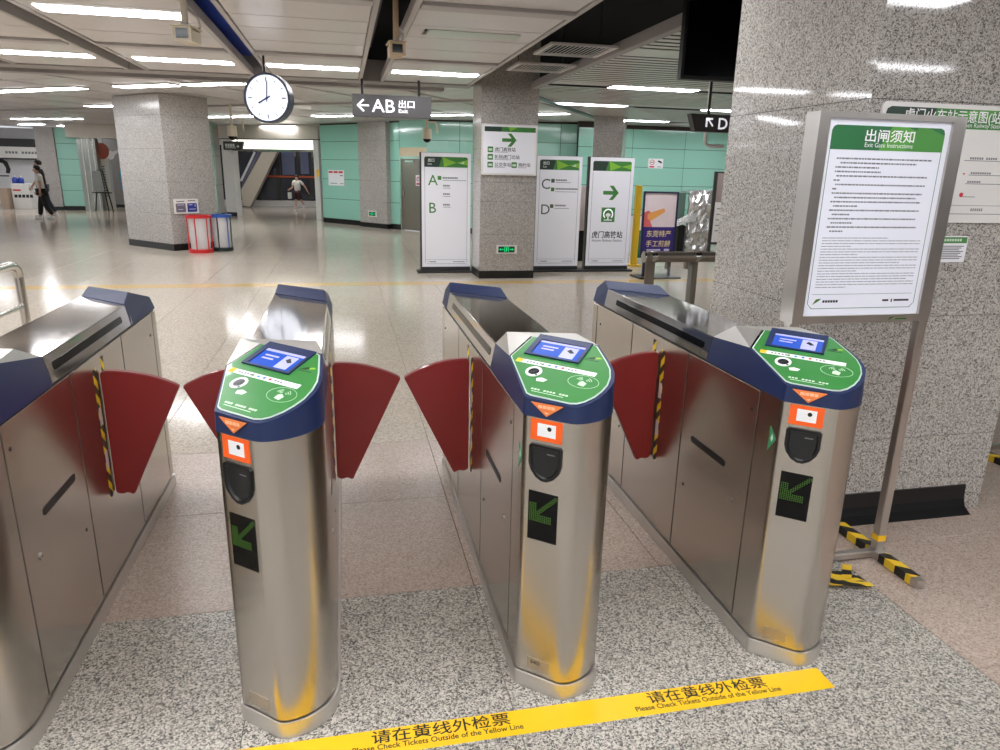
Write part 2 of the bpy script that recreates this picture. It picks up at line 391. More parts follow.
# lamps: every one a thing of its own
ORD = ['first', 'second', 'third', 'fourth', 'fifth', 'sixth', 'seventh', 'eighth']
fi = 0; cnt = {}
for (x, y, rz, hl, lit) in lights:
    zz = ZC - .004 if rz == 0 else ZC + .034
    bb = B((x, y, zz), (math.cos(rz), math.sin(rz), 0), (-math.sin(rz), math.cos(rz), 0), (0, 0, 1))
    seen = inframe(x - .4, y, ZC, 0) or inframe(x + .4, y, ZC, 0)
    if rz:
        g = 'lamps in the slanted far ceiling'; row = 'front' if fi < 4 else 'rear'
        k = fi if fi < 4 else fi - 4; fi += 1
        lb = '%s lit strip lamp from the left in the %s far row' % (ORD[k] if k < 8 else ('ninth', 'tenth')[min(k - 8, 1)], row)
        if fi > 14: lb = ('added strip lamp brightening the escalator hall, left one', 'added strip lamp brightening the escalator hall, right one', 'lit strip lamp before the shop, farther one', 'lit strip lamp before the shop, nearer one')[fi - 15] if fi < 19 else 'added unseen strip lamp brightening the far hall, left of the view'
    elif x > 3:
        g = 'lamps in the louvred ceiling'; row = {11.12: 'nearest', 14.1: 'middle', 17.65: 'farthest'}.get(y)
        cnt[y] = cnt.get(y, 0) + 1
        lb = '%s lit strip lamp in the louvred ceiling, %s row' % ('left' if cnt[y] == 1 else 'right', row) if row and seen else 'lit strip lamp of the louvred ceiling above the gates, out of view'
    else:
        g = 'lamps in the panelled ceiling'
        lb = 'lit strip lamp of the panelled ceiling above the gates, out of view'
        if seen:
            k = sum(1 for q in BAYS if q[1] < x and inframe((q[0] + q[1]) / 2, y, ZC, 0))
            lb = ('%s lit strip lamp from the left before the cross beam' % ORD[k]) if y > 10 else 'lit strip lamp at the top left, nearest row of the panelled ceiling'
            if y < 10 and k: lb = 'lit strip lamp in the nearest row, %s from the left' % ORD[k]
    if not lit: lb = 'pale strip painting a reflection on the ceiling panel right of the second camera'; g = None
    r = thing('ceiling_light', lb, 'ceiling light', (x, y, zz), g)
    plate('lamp_frame', rect(-hl - .012, -.162, hl + .012, .162), bb, .004, .024, RAILM, r)
    plate('diffuser', rrect(-hl, -.15, hl, .15, .02), bb, 0, .0035, LAMPM if lit else REFLM, r)
# what hangs inside the dark voids
bd = struct(box('ceiling_duct', -1.36, -.88, 4, 11.7, 3.3, 3.75, M('blue_duct_paint', (52, 84, 190), .4), ceiling)); 
box('ceiling_pipe', .4, .5, 3, 11.7, 3.5, 3.6, DARK, ceiling)
tube('ceiling_pipe', [(2.4, 4, 3.6), (2.4, 13, 3.6)], .06, DARK, ceiling)
tube('ceiling_pipe', [(2.1, 7.2, 3.7), (3.1, 6.9, 3.7)], .035, DARK, ceiling)
for k, (y0, y1) in enumerate(((7.85, 8.6), (9.32, 10.02))):
    r = thing('air_diffuser', ('nearer' if k == 0 else 'farther') + ' slatted air vent in the dark ceiling gap above the pillar', 'air vent', (2.6, (y0 + y1) / 2, 3.08), 'ceiling air vents')
    boxes('vent_frame', [(2.22, 2.98, y0, y0 + .04, 3.06, 3.085), (2.22, 2.98, y1 - .04, y1, 3.06, 3.085), (2.22, 2.26, y0 + .04, y1 - .04, 3.06, 3.085), (2.94, 2.98, y0 + .04, y1 - .04, 3.06, 3.085)], PANELM, r)
    n = 14
    for q in range(n):
        xq = 2.28 + q * .64 / (n - 1)
        mobj('vent_slat', [(xq, y0 + .04, 3.065), (xq + .012, y0 + .04, 3.065), (xq + .04, y0 + .04, 3.082), (xq + .028, y0 + .04, 3.082), (xq, y1 - .04, 3.065), (xq + .012, y1 - .04, 3.065), (xq + .04, y1 - .04, 3.082), (xq + .028, y1 - .04, 3.082)],
             [(0, 1, 2, 3), (7, 6, 5, 4), (0, 4, 5, 1), (1, 5, 6, 2), (2, 6, 7, 3), (3, 7, 4, 0)], PANELM, r)
    for q in (2.3, 2.9): tube('hanger_rod', [(q, (y0 + y1) / 2, 3.085), (q, (y0 + y1) / 2, 4.0)], .006, DARK, r, 6)

# ------------------------------------------------------------------ pillars: slabs hung round a core
def pillar(name, poly, zs, mat, label, core=JOINT, skirt=.14, skirtmat=BLACKSK, rows_only=None):
    """poly: plan corners counter-clockwise, zs: heights of the horizontal joints"""
    cx = sum(p[0] for p in poly) / len(poly); cy = sum(p[1] for p in poly) / len(poly)
    r = thing(name, label, 'pillar', (cx, cy, 0)); n = len(poly)
    ins = [(p[0] + (cx - p[0]) * .03, p[1] + (cy - p[1]) * .03) for p in poly]
    plate('core', ins, Zb(0, 0), 0, zs[-1] - .002, core, r)
    for i in range(n):
        a, b_ = Vector(poly[i]), Vector(poly[(i + 1) % n]); d = (b_ - a); L = d.length; d /= L
        if (a.x + b_.x) / 2 * d.y - (a.y + b_.y) / 2 * d.x < 0 and False: continue
        bs = B((a.x, a.y, 0), (d.x, d.y, 0), (0, 0, 1), (d.y, -d.x, 0))
        for z0, z1 in zip(zs[:-1], zs[1:]):
            plate('stone_slab', rect(.0015, z0 + .0015, L - .0015, z1 - .0015), bs, -.02, 0, mat, r)
        if skirt: plate('skirting', rect(-.004, 0, L + .004, skirt), bs, -.02, .006, skirtmat, r)
    return r
CZ = [.0, .15, .62, 1.1, 1.6, 2.1, 2.6, 3.1, 3.995]
big = pillar('stone_pillar', [(2.32, 2.93), (3.41, 2.93), (3.41, 4.15), (2.32, 4.15)], [.0, .45, 1.1, 2.1, 2.95, 3.995], PILLAR, 'big grey speckled granite pillar behind the notice stand', skirt=0)
cove = [(0, 0), (.075, 0), (.03, .03), (.014, .07), (.01, .15), (0, .15)]
n = len(cove)
mobj('skirting', [(2.2, 2.93 - a, b) for a, b in cove] + [(3.29, 2.93 - a, b) for a, b in cove], [tuple(range(n)), tuple(range(n, 2 * n))[::-1]] + [(i, n + i, n + (i + 1) % n, (i + 1) % n) for i in range(n)], BLACKSK, big)
mobj('skirting', [(2.32 - a, 2.9, b) for a, b in cove] + [(2.32 - a, 4.16, b) for a, b in cove], [tuple(range(n)), tuple(range(n, 2 * n))[::-1]] + [(i, n + i, n + (i + 1) % n, (i + 1) % n) for i in range(n)], BLACKSK, big)
FZ = [0, .62, 1.2, 1.75, 2.3, 2.85, 3.4]
centre = pillar('stone_pillar', [(2.2, 11.7), (3.14, 11.7), (3.14, 12.45), (2.2, 12.45)], [0, .12, .74, 1.27, 1.58, 2.1, 2.8, 3.995], FARPIL, 'granite pillar with a green direction board and an exit sign, among the standing signs', skirt=.13)
leftp = pillar('stone_pillar', [(-4.69, 17.24), (-3.5, 16.0), (-2.72, 16.75), (-3.91, 17.98)], [0, .12, .75, 1.4, 2.05, 2.7, 3.1], FARPIL, 'wide granite pillar beside the waste bin, left of the clock', skirt=.14)
thirdp = pillar('stone_pillar', [(5.78, 16.5), (6.5, 16.5), (6.82, 17.1), (6.1, 17.1)], [0, .12, .75, 1.4, 2.05, 2.7, 3.06], FARPIL, 'dim granite pillar rising behind the arrow sign', skirt=.14)

# ------------------------------------------------------------------ far walls
def panelwall(name, p0, p1, h, cols, zs, mat=TEAL, skirt=True, thick=.12, piece='glass_panel'):
    a, b_ = Vector(p0), Vector(p1); d = b_ - a; L = d.length; d /= L
    bs = B((a.x, a.y, 0), (d.x, d.y, 0), (0, 0, 1), (d.y, -d.x, 0))
    w = struct(plate(name, rect(0, 0, L, h), bs, -thick, -.014, JOINT))
    xs = [L * k / cols for k in range(cols + 1)]
    for x0, x1 in zip(xs[:-1], xs[1:]):
        for z0, z1 in zip(zs[:-1], zs[1:]):
            plate(piece, rect(x0 + .006, z0 + .006, x1 - .006, z1 - .006), bs, -.014, 0, mat, w, .002)
    if skirt: plate('skirting', rect(0, 0, L, .15), bs, -.012, .012, BLACKSK, w)
    return w, bs
WZ = [.15, .78, 1.4, 2.0, 2.55, 3.06]
w1, wb1 = panelwall('wall_back', (-.66, 24.7), (.56, 23.2), 3.1, 1, WZ)
pil = pillar('stone_pillar', [(.5, 23.0), (1.28, 21.95), (1.6, 22.2), (.85, 23.3)], [0, .15, .78, 1.4, 2.0, 2.55, 3.08], FARPIL, 'granite pilaster with a low exit sign between the teal panels, left of the steel door', skirt=.14)
w2, wb2 = panelwall('wall_back_narrow', (1.4, 22.05), (1.66, 21.7), 3.1, 1, WZ)
w3, wb3 = panelwall('wall_back_middle', (2.35, 20.8), (6.9, 19.6), 3.1, 5, WZ)
w4, wb4 = panelwall('wall_right', (6.3, 19.2), (12.6, 19.2), 3.1, 4, [.15, .8, 1.45, 1.95, 2.45, 2.95])
struct(box('wall_right_side', 12.6, 12.8, -7, 19.3, 0, 4, WHITEP)); struct(box('wall_behind', -19, 15, -7.6, -7.4, 0, 4, WHITEP))
# steel door in the teal wall
dd = (Vector((2.35, 20.8)) - Vector((1.66, 21.7))); DL = dd.length; dd /= DL
bd_ = B((1.66, 21.7, 0), (dd.x, dd.y, 0), (0, 0, 1), (dd.y, -dd.x, 0))
door = struct(plate('door_1', rect(.06, .02, DL - .06, 2.05), bd_, -.08, -.03, steel('door_steel', (150, 138, 130), .35, (90, 90, 2))))
plates('door_frame', [rect(0, 0, .06, 2.12), rect(DL - .06, 0, DL, 2.12), rect(.06, 2.05, DL - .06, 2.12)], bd_, -.1, 0, CHROME, door)
plate('door_closer', rect(.25, 1.95, .6, 2.0), bd_, -.03, .02, CHROME, door)
plate('transom', rect(0, 2.12, DL, 2.36), bd_, -.1, -.01, M('cream_paint', (222, 206, 176), .5), door)
plate('wall_header', rect(0, 2.36, DL, 3.1), bd_, -.1, -.01, TEAL, door)
plate('handle', rect(.12, 1.0, .16, 1.14), bd_, -.03, 0, CHROME, door)

# ------------------------------------------------------------------ ticket gates
W = .305
def make_gate(X):
    g = thing('ticket_gate', '', 'ticket gate', (X + W / 2, 2.95, 0), 'exit ticket gates')
    def P(x, y, z): return (X + x, y, z)
    box('inner_frame', X + .008, X + W - .008, 2.16, 3.97, .06, 1.012, BLACK, g)
    # side panels, one plate each
    for sx in (0, 1):
        xa, xb = (X, X + .008) if sx == 0 else (X + W - .008, X + W)
        fp = box('access_door', xa, xb, 2.178, 2.733, .07, 1.006, STEEL, g, .0015)
        mp = box('flap_panel', xa, xb, 2.741, 3.361, .07, 1.006, STEEL, g, .0015)
        rp = box('rear_panel', xa, xb, 3.369, 3.9, .07, 1.006, STEEL, g, .0015)
        bs = B((X, 0, 0), (0, -1, 0), (0, 0, 1), (-1, 0, 0)) if sx == 0 else B((X + W, 0, 0), (0, 1, 0), (0, 0, 1), (1, 0, 0))
        k = -1 if sx == 0 else 1
        plate('hand_slot', rrect(min(k * 2.35, k * 2.64), .63, max(k * 2.35, k * 2.64), .66, .014), bs, 0, .0012, BLACK, fp)
        for (yy, zz, pr) in ((2.214, .924, fp), (2.671, .411, fp), (3.453, .403, rp), (3.84, .9, rp)):
            plate('screw', disc(k * yy, zz, .007, 10), bs, 0, .0015, BLACK, pr)
        lk = plate('lock', disc(k * 2.284, .523, .013, 16), bs, 0, .004, CHROME, fp)
        plate('keyhole', disc(k * 2.284, .523, .004, 8), bs, .004, .005, BLACK, lk)
        # flap with its tape strips
        sgn = -1 if sx == 0 else 1
        fo = X if sx == 0 else X + W
        bf = B((fo, 3.035, 0), (sgn, 0, 0), (0, 0, 1), (0, -1, 0))
        arc = [(.02 + .545 * math.sin(math.radians(t)), .392 + .545 * math.cos(math.radians(t))) for t in [i * 31.0 / 10 for i in range(11)]]
        fl = plate('flap', [(.006, .4), (.006, .925), (.012, .935)] + arc + [(.075, .385), (.05, .398), (.03, .39)], bf, -.018, .018, RED, g, .004)
        tp = plate('hazard_tape', rect(min(k * 2.965, k * 2.999), .40, max(k * 2.965, k * 2.999), .955), bs, 0, .001, HAZ_V, mp)
        plate('hazard_tape', rect(min(k * 3.07, k * 3.1), .60, max(k * 3.07, k * 3.1), .985), bs, 0, .001, HAZ_V, mp)
        for z0 in (.72, .53):
            q = plate('tape_label', rect(min(k * 2.967, k * 2.997), z0, max(k * 2.967, k * 2.997), z0 + .075), bs, .001, .0014, M('pink_white_label', (214, 196, 196), .5), tp)
    box('rear_post', X + .001, X + W - .001, 3.906, 3.985, .066, 1.006, STEEL, g, .006)
    # front post
    plan = [(0, 2.17), (0, 2.052), (0, 2.047), (.003, 2.036), (.012, 2.027), (.016, 2.0235), (.108, 1.9435), (.112, 1.94), (.124, 1.931), (.138, 1.926), (.155, 1.925), (.18, 1.929), (.21, 1.941), (.24, 1.96), (.265, 1.984), (.285, 2.012), (.298, 2.045), (.304, 2.08), (W, 2.11), (W, 2.116), (W, 2.17)]
    plate('reader_post', plan, Zb(X, 0), .068, 1.012, STEEL, g, smooth=30)
    cxm, cym = .15, 2.6
    kp = [(-.004, 3.988)] + [(a - .006, b_ - .0) if a < .01 else (a + (.006 if a > .2 else 0), b_ - .005) for a, b_ in plan[1:]] + [(W + .006, 3.988)]
    plate('kick_plate', kp, Zb(X, 0), 0, .062, HOODM, g, .004, smooth=30)
    # cover with sloping sides
    cv = [(.0, 1.016), (.019, 1.113), (W - .019, 1.113), (W, 1.016)]
    cov = mobj('cover', [P(a, 2.58, z) for a, z in cv] + [P(a, 3.83 - a / W * .26, z) for a, z in cv], [(0, 1, 2, 3), (7, 6, 5, 4), (0, 4, 5, 1), (1, 5, 6, 2), (2, 6, 7, 3), (3, 7, 4, 0)], STEELH, g, .003)
    for sx in (0, 1):
        bs = B(P(0, 0, 1.016), (0, -1, 0), (.019, 0, .097), (-.097, 0, .019)) if sx == 0 else B(P(W, 0, 1.016), (0, 1, 0), (-.019, 0, .097), (.097, 0, .019))
        k = -1 if sx == 0 else 1
        plate('indicator_strip', rrect(min(k * 2.63, k * (3.64 if sx == 0 else 3.44)), .036, max(k * 2.63, k * (3.64 if sx == 0 else 3.44)), .066, .012), bs, 0, .0012, GLASSBLK, cov)
    # rear end cap
    pl = [(3.795, 1.012, -.001), (3.80, 1.114, .018), (3.89, 1.152, .03), (3.99, 1.095, .02), (3.99, 1.012, -.001)]
    pr = [(3.535, 1.012, -.001), (3.54, 1.114, .018), (3.67, 1.152, .03), (3.99, 1.075, .02), (3.99, 1.012, -.001)]
    v = [P(i, y, z) for y, z, i in pl] + [P(W - i, y, z) for y, z, i in pr]
    mobj('end_cap', v, [(0, 1, 2, 3, 4), (9, 8, 7, 6, 5)] + [(i, 5 + i, 5 + (i + 1) % 5, (i + 1) % 5) for i in range(5)], NAVY, g, .004)
    # reader head
    def zp(x, y): return 1.1425 + .2 * x + .285 * (y - 2.284)
    nrm = Vector((-.2, -.285, 1)).normalized()
    lower = [(0, 2.58), (0, 2.28)] + [(a - .002 if a < .01 else a + .002 * (a > .2), b_ - .002) for a, b_ in plan[1:-1]] + [(W, 2.22), (W, 2.58)]
    V = [P(a, b_, 1.012) for a, b_ in lower]; nL = len(lower)
    for i, (a, b_) in enumerate(lower):
        if i == 0: V.append(P(.019, 2.58, 1.113))
        elif i == nL - 1: V.append(P(W - .019, 2.58, 1.113))
        else: V.append(P(a * .985 + .002, b_ + .003 * (b_ < 2.0), zp(a, b_)))
    F = [(i, i + 1, nL + i + 1, nL + i) for i in range(nL - 1)] + [(nL - 1, 0, nL, 2 * nL - 1)] + [tuple(range(nL))[::-1], tuple(range(nL + 1, 2 * nL - 1))]
    hd = mobj('reader_head', V, F, NAVY, g, smooth=28)
    Lp, TL, TR = (.003, 2.28), (.1, 2.37), (.302, 2.22)
    c = [P(*Lp, zp(*Lp)), P(*TL, zp(*TL)), P(*TR, zp(*TR)), P(.03, 2.44, 1.19), P(.28, 2.4, 1.186), P(.019, 2.58, 1.114), P(W - .019, 2.58, 1.114)]
    mobj('head_hood', c, [(0, 1, 3), (0, 3, 5), (1, 2, 4, 3), (3, 4, 6, 5), (2, 6, 4)], HOODM, g)
    # green reader panel and what is printed on it
    def lift(pts, c_): return [Vector(P(a, b_, zp(a, b_))) + nrm * c_ for a, b_ in pts]
    def slab(name, pts, c0, c1, mat, par):
        n = len(pts); v = lift(pts, c0) + lift(pts, c1)
        return mobj(name, v, [tuple(range(n))[::-1], tuple(range(n, 2 * n))] + [(i, (i + 1) % n, n + (i + 1) % n, n + i) for i in range(n)], mat, par)
    top = [(.006, 2.275), (.006, 2.05), (.016, 2.033), (.118, 1.946), (.14, 1.936), (.165, 1.936), (.2, 1.947), (.23, 1.965), (.258, 1.99), (.28, 2.025), (.294, 2.065), (.298, 2.11), (.298, 2.212), (.285, 2.232), (.106, 2.364)]
    mid = Vector((.15, 2.15))
    def shrink(pts, d): return [tuple(Vector(p) + (mid - Vector(p)).normalized() * d) for p in pts]
    slab('panel_trim', shrink(top, .002), 0, .0025, M('pale_trim', (196, 214, 200), .3), hd)
    pn = slab('reader_panel', shrink(top, .007), .0015, .004, GREEN, g)
    uu = Vector((.755, -.656, .2 * .755 - .285 * .656)).normalized(); vv = nrm.cross(uu)
    bp = B(Vector(P(.0, 2.0385, zp(0, 2.0385))) + nrm * .004, uu, vv, nrm)
    def ab(x, y):
        q = Vector(P(x, y, zp(x, y))) - bp.o; return (q.dot(uu), q.dot(vv))
    o4 = [(.134, 2.352), (.29, 2.226), (.206, 2.136), (.05, 2.264)]
    a4 = [ab(*p) for p in o4]; a0 = min(a4[0][0], a4[3][0]); a1 = max(a4[1][0], a4[2][0])
    # recessed screen: bezel walls round a lit display
    sA, sB = a4[3], a4[1]
    x0, y0, x1, y1 = (a4[0][0] + a4[3][0]) / 2, (a4[2][1] + a4[3][1]) / 2, (a4[1][0] + a4[2][0]) / 2, (a4[0][1] + a4[1][1]) / 2
    bz = plates('screen_bezel', [rect(x0, y0, x0 + .02, y1), rect(x1 - .011, y0, x1, y1), rect(x0 + .02, y0, x1 - .011, y0 + .008), rect(x0 + .02, y1 - .03, x1 - .011, y1)], bp, 0, .0055, NAVY, g)
    sx0, sx1, sy0, sy1 = x0 + .02, x1 - .011, y0 + .008, y1 - .03
    sc = plate('screen', rect(sx0, sy0, sx1, sy1), bp, .0004, .0012, M('screen_blue', (36, 76, 172), .2, 0, .16, (52, 104, 226), var=0), g)
    w_, h_ = sx1 - sx0, sy1 - sy0
    plate('screen_graphic', rect(sx0 + w_ * .58, sy0 + h_ * .1, sx0 + w_ * .88, sy0 + h_ * .82), bp, .0012, .0014, M('screen_lilac', (170, 172, 226), .3, 0, .15, (186, 188, 245), var=0), sc)
    plate('screen_graphic', rect(sx0, sy1 - h_ * .13, sx1, sy1), bp, .0012, .0014, M('screen_lilac', (0, 0, 0)), sc)
    plates('screen_text', [rect(sx0 + w_ * .12, sy0 + h_ * .6, sx0 + w_ * .46, sy0 + h_ * .68), rect(sx0 + w_ * .12, sy0 + h_ * .42, sx0 + w_ * .4, sy0 + h_ * .5)], bp, .0012, .0014, M('screen_lilac', (0, 0, 0)), sc)
    plates('screen_graphic', [[(sx0 + w_ * .66, sy0 + h_ * .58), (sx0 + w_ * .72, sy0 + h_ * .72), (sx0 + w_ * .84, sy0 + h_ * .5), (sx0 + w_ * .76, sy0 + h_ * .44)]], bp, .0014, .0016, INK, sc)
    # payment strip
    ls = ab(.02, 2.246); le = ab(.262, 2.065)
    st = plate('payment_strip', rect(ls[0] + .004, ls[1] - .012, le[0] - .01, ls[1] + .009), bp, 0, .0008, WHITE, g)
    L_ = le[0] - ls[0]
    plate('strip_mark', rect(ls[0] + .004, ls[1] - .012, ls[0] + .026, ls[1] + .009), bp, .0008, .0012, M('amber_mark', (240, 190, 40), .5), st)
    for q, cc in ((.34, (90, 130, 80)), (.42, (40, 150, 200)), (.5, (60, 110, 200)), (.58, (200, 50, 60))):
        plate('strip_mark', disc(ls[0] + L_ * q, ls[1] - .0015, .0055, 10), bp, .0008, .0012, M('mark_%d' % cc[0], cc, .5, var=0), st)
    plates('strip_text', [rect(ls[0] + L_ * q, ls[1] - .005, ls[0] + L_ * q + .007, ls[1] + .002) for q in (.14, .18, .22, .26, .30, .64, .68, .72)], bp, .0008, .0012, GREYINK, st)
    # scanner ring
    sa, sb = ab(.058, 2.15)
    rg = ring('scanner_ring', bp, sa, sb, .019, .028, 0, .003, WHITE, g)
    plate('scanner_window', disc(sa, sb, .019), bp, 0, .0015, M('scanner_glass', (54, 56, 60), .15), rg)
    plates('scanner_mark', [rect(sa - .011, sb - .009, sa - .004, sb - .002), rect(sa + .002, sb + .003, sa + .01, sb + .011), rect(sa - .004, sb - .004, sa + .004, sb + .004)], bp, .0015, .002, BLACK, rg)
    plate('ring_dot', disc(sa + .017, sb - .017, .004, 8), bp, .003, .0034, BLACK, rg)
    # print: hand, card outline, waves, text, logo
    PW = M('pale_green_print', (206, 226, 204), .45, var=0)
    plate('hand_print', [(sa + .03, sb - .045), (sa + .055, sb - .042), (sa + .062, sb - .028), (sa + .04, sb - .022), (sa + .024, sb - .03)], bp, 0, .0004, WHITE, pn)
    ca, cb = ab(.19, 2.035)
    ring('card_outline', bp, ca, cb, .0505, .052, 0, .0004, PW, pn, 32, .66)
    for sg in (-1, 1):
        for rr in (.012, .019, .026):
            ring('wave_print', bp, ca, cb + .002, rr - .0012, rr + .0012, 0, .0004, PW, pn, 8, .9, (15 if sg > 0 else 115), (65 if sg > 0 else 165))
    plate('hand_print', [(ca - .012, cb - .02), (ca + .01, cb - .024), (ca + .014, cb - .006), (ca - .002, cb + .004), (ca - .012, cb - .004)], bp, 0, .0004, PW, pn)
    t0 = ab(.026, 2.064)
    plates('panel_text', [rect(t0[0] + q * .0108, t0[1], t0[0] + q * .0108 + .008, t0[1] + .0075) for q in range(12) if q not in (3, 8)] + [rect(t0[0] + .006, t0[1] - .009, t0[0] + .115, t0[1] - .0065)], bp, 0, .0004, PW, pn)
    lo = ab(.262, 2.14)
    plate('logo_print', [(lo[0] - .03, lo[1] - .004), (lo[0] - .004, lo[1] + .012), (lo[0] + .004, lo[1] + .002), (lo[0] - .006, lo[1] - .004)], bp, 0, .0004, M('logo_dark', (34, 58, 36), .5), pn)
    plate('logo_print', [(lo[0] + .002, lo[1] + .0), (lo[0] + .024, lo[1] + .008), (lo[0] + .014, lo[1] + .015), (lo[0] + .002, lo[1] + .01)], bp, 0, .0004, M('logo_lime', (150, 190, 60), .5), pn)
    plate('logo_print', rect(lo[0] - .03, lo[1] - .012, lo[0] + .02, lo[1] - .009), bp, 0, .0004, M('logo_dark', (0, 0, 0)), pn)
    # front face of the post
    bf = B(P(.0, 2.0374, 0), (.7545, -.6563, 0), (0, 0, 1), (-.6563, -.7545, 0))
    bh = B(P(-.001, 2.0355, 0), (.7545, -.6563, 0), (0, 0, 1), (-.6563, -.7545, 0))
    tr = plate('arrow_sticker', [(.024, 1.062), (.134, 1.062), (.079, 1.021)], bh, .001, .0035, ORANGE2, hd)
    plates('arrow_print', [[(.071, 1.035), (.087, 1.035), (.079, 1.028)], rect(.05, 1.046, .064, 1.056), rect(.066, 1.046, .078, 1.056), rect(.08, 1.046, .093, 1.056), rect(.095, 1.046, .106, 1.056)], bh, .0035, .0038, M('pale_orange_print', (246, 190, 150), .5), tr)
    os_ = plate('ticket_sticker', rect(.025, .937, .134, 1.008), bf, .0, .0012, ORANGE, g)
    ws = plate('ticket_print', rect(.049, .952, .112, .995), bf, .0012, .0016, WHITE, os_)
    plate('ticket_dot', disc(.09, .98, .0075, 12), bf, .0016, .002, BLACK, os_)
    so = [(.022, .918), (.03, .926), (.13, .926), (.138, .918), (.138, .86), (.13, .835), (.112, .812), (.09, .8), (.07, .8), (.048, .812), (.03, .835), (.022, .86)]
    def sh(pts, kx, kz, cx=.08, cz=.866): return [((a - cx) * kx + cx, (b_ - cz) * kz + cz) for a, b_ in pts]
    # collar of the slot as a ring of faces round a dark dish
    si = sh(so, .74, .76, .08, .868); n = len(so)
    v = [bf.p(a, b_, 0) for a, b_ in so] + [bf.p(a, b_, .007) for a, b_ in sh(so, .97, .97)] + [bf.p(a, b_, .007) for a, b_ in sh(so, .82, .83)] + [bf.p(a, b_, .0005) for a, b_ in si]
    col_ = mobj('ticket_slot_collar', v, [(r_ * n + i, r_ * n + (i + 1) % n, (r_ + 1) * n + (i + 1) % n, (r_ + 1) * n + i) for r_ in range(3) for i in range(n)], BLACK, g, smooth=40)
    plate('ticket_tray', si, bf, .0, .0012, M('tray_plastic', (24, 25, 27), .3), col_)
    plate('tray_mark', rect(.085, .893, .112, .897), bf, .0012, .0016, GREYINK, col_)
    led = plate('arrow_display', rect(.026, .587, .13, .76), bf, 0, .0015, GLASSBLK, g)
    dots = []
    N_ = 15
    for i in range(N_):
        for j in range(N_):
            # an arrow pointing down and to the left
            on = (abs(i - j) <= 1 and True) or (i <= 3 and j <= 9) or (j <= 3 and i <= 11)
            if on:
                a, b_ = .031 + i * .0067, .655 + j * .0067
                dots.append(rect(a, b_, a + .0038, b_ + .0038))
    plates('display_dots', dots, bf, .0015, .0018, M('green_led', (52, 92, 18), .4, 0, .05, (110, 200, 40), var=0), led)
    nt_ = plate('number_plate', rect(.042, .088, .125, .13), bf, 0, .001, M('tag_metal', (186, 174, 156), .32, .9), g)
    ring('painted_glint', bf, .02, .70, .03, .0305, .0015, .0017, M('glint_grey', (90, 95, 95), .3), led, 8, 1, 300, 345)  # thin grey arc painted as a glint on the display glass
    bl_ = B(P(-.0, 0, 0), (0, -1, 0), (0, 0, 1), (-1, 0, 0))
    gs = plate('green_sticker', [(-2.088, .905), (-2.088, .812), (-2.047, .868)], bl_, 0, .0012, M('green_sticker', (44, 130, 86), .4), g)
    plate('sticker_print', [(-2.078, .862), (-2.07, .882), (-2.062, .866), (-2.07, .85)], bl_, .0012, .0016, M('pale_green_print', (0, 0, 0)), gs)
    return g, nt_, bf
GX_ = [-1.305, -.386, .534, 1.452]
gate, plate3, bf3 = make_gate(GX_[2])
text('tag_number', 'E403', .018, bf3, .056, .108, .0013, INK, plate3, bold=.02)
GL = ['exit ticket gate cut off by the left edge with one red flap',
      'second exit ticket gate from the left, the clock mirrored in its steel top',
      'third exit ticket gate from the left, in the middle of the lane row',
      'rightmost exit ticket gate, next to the notice stand']
gate['label'] = GL[2]
for i in (0, 1, 3):
    c = copytree(gate); c.location.x += GX_[i] - GX_[2]; c['label'] = GL[i]
    for ch in c.children_recursive:
        if ch.name.startswith('tag_number'): bpy.data.objects.remove(ch); break

# ------------------------------------------------------------------ yellow floor tape
tape = tag(plate('floor_tape', rect(-.5, 1.80, 1.655, 1.905), Zb(0, 0), .0, .0012, M('yellow_tape', (250, 198, 20), .38)), 'yellow floor tape with black lettering across the gate lanes', 'floor tape')
for x0 in (.02, .965):
    text('lettering', '请在黄线外检票', .058, Zb(0, 0, .0016), x0, 1.852, 0, INK, tape, bold=.011, width=.452)
    text('lettering', 'Please Check Tickets Outside of the Yellow Line', .03, Zb(0, 0, .0016), x0 - .06, 1.822, 0, INK, tape, bold=.016, width=.55)

# ------------------------------------------------------------------ notice stand by the rightmost gate
ns = thing('notice_stand', 'tall steel notice stand with a white poster headed by a green band', 'notice stand', (2.12, 2.58, 0))
PX0, PX1, PZ0, PZ1, PY = 1.842, 2.402, 1.2, 1.978, 2.545
for x0 in (1.797, 2.432):
    box('upright', x0, x0 + .042, 2.55, 2.59, .04, 1.17, STANDM, ns, .003)
boxes('frame', [(PX0 - .048, PX0, PY - .012, PY + .075, 1.168, 2.0), (PX1, PX1 + .06, PY - .012, PY + .075, 1.168, 2.0), (PX0, PX1, PY - .012, PY + .075, 1.168, PZ0), (PX0, PX1, PY - .012, PY + .075, PZ1, 2.0)], STANDM, ns)
box('cross_bar', 1.81, 2.44, 2.55, 2.585, .008, .04, STANDM, ns, .003)
for x0 in (1.775, 2.425):
    ft = box('foot', x0, x0 + .048, 2.28, 2.84, 0, .042, STANDM, ns, .003)
    for ya, yb in ((2.32, 2.52), (2.6, 2.83)):
        box('hazard_tape', x0 - .001, x0 + .049, ya, yb, .003, .0435, HAZ_F, ft)
for x0 in (1.797, 2.432): box('tape_band', x0 - .001, x0 + .043, 2.549, 2.591, .09, .12, M('yellow_tape', (0, 0, 0)), ns)
po = box('poster', PX0, PX1, PY, PY + .02, PZ0, PZ1, M('poster_paper', (232, 234, 244), .3, coat=.3), ns)
bp_ = Fb(0, PY)
hx0, hx1 = 1.862, 2.378
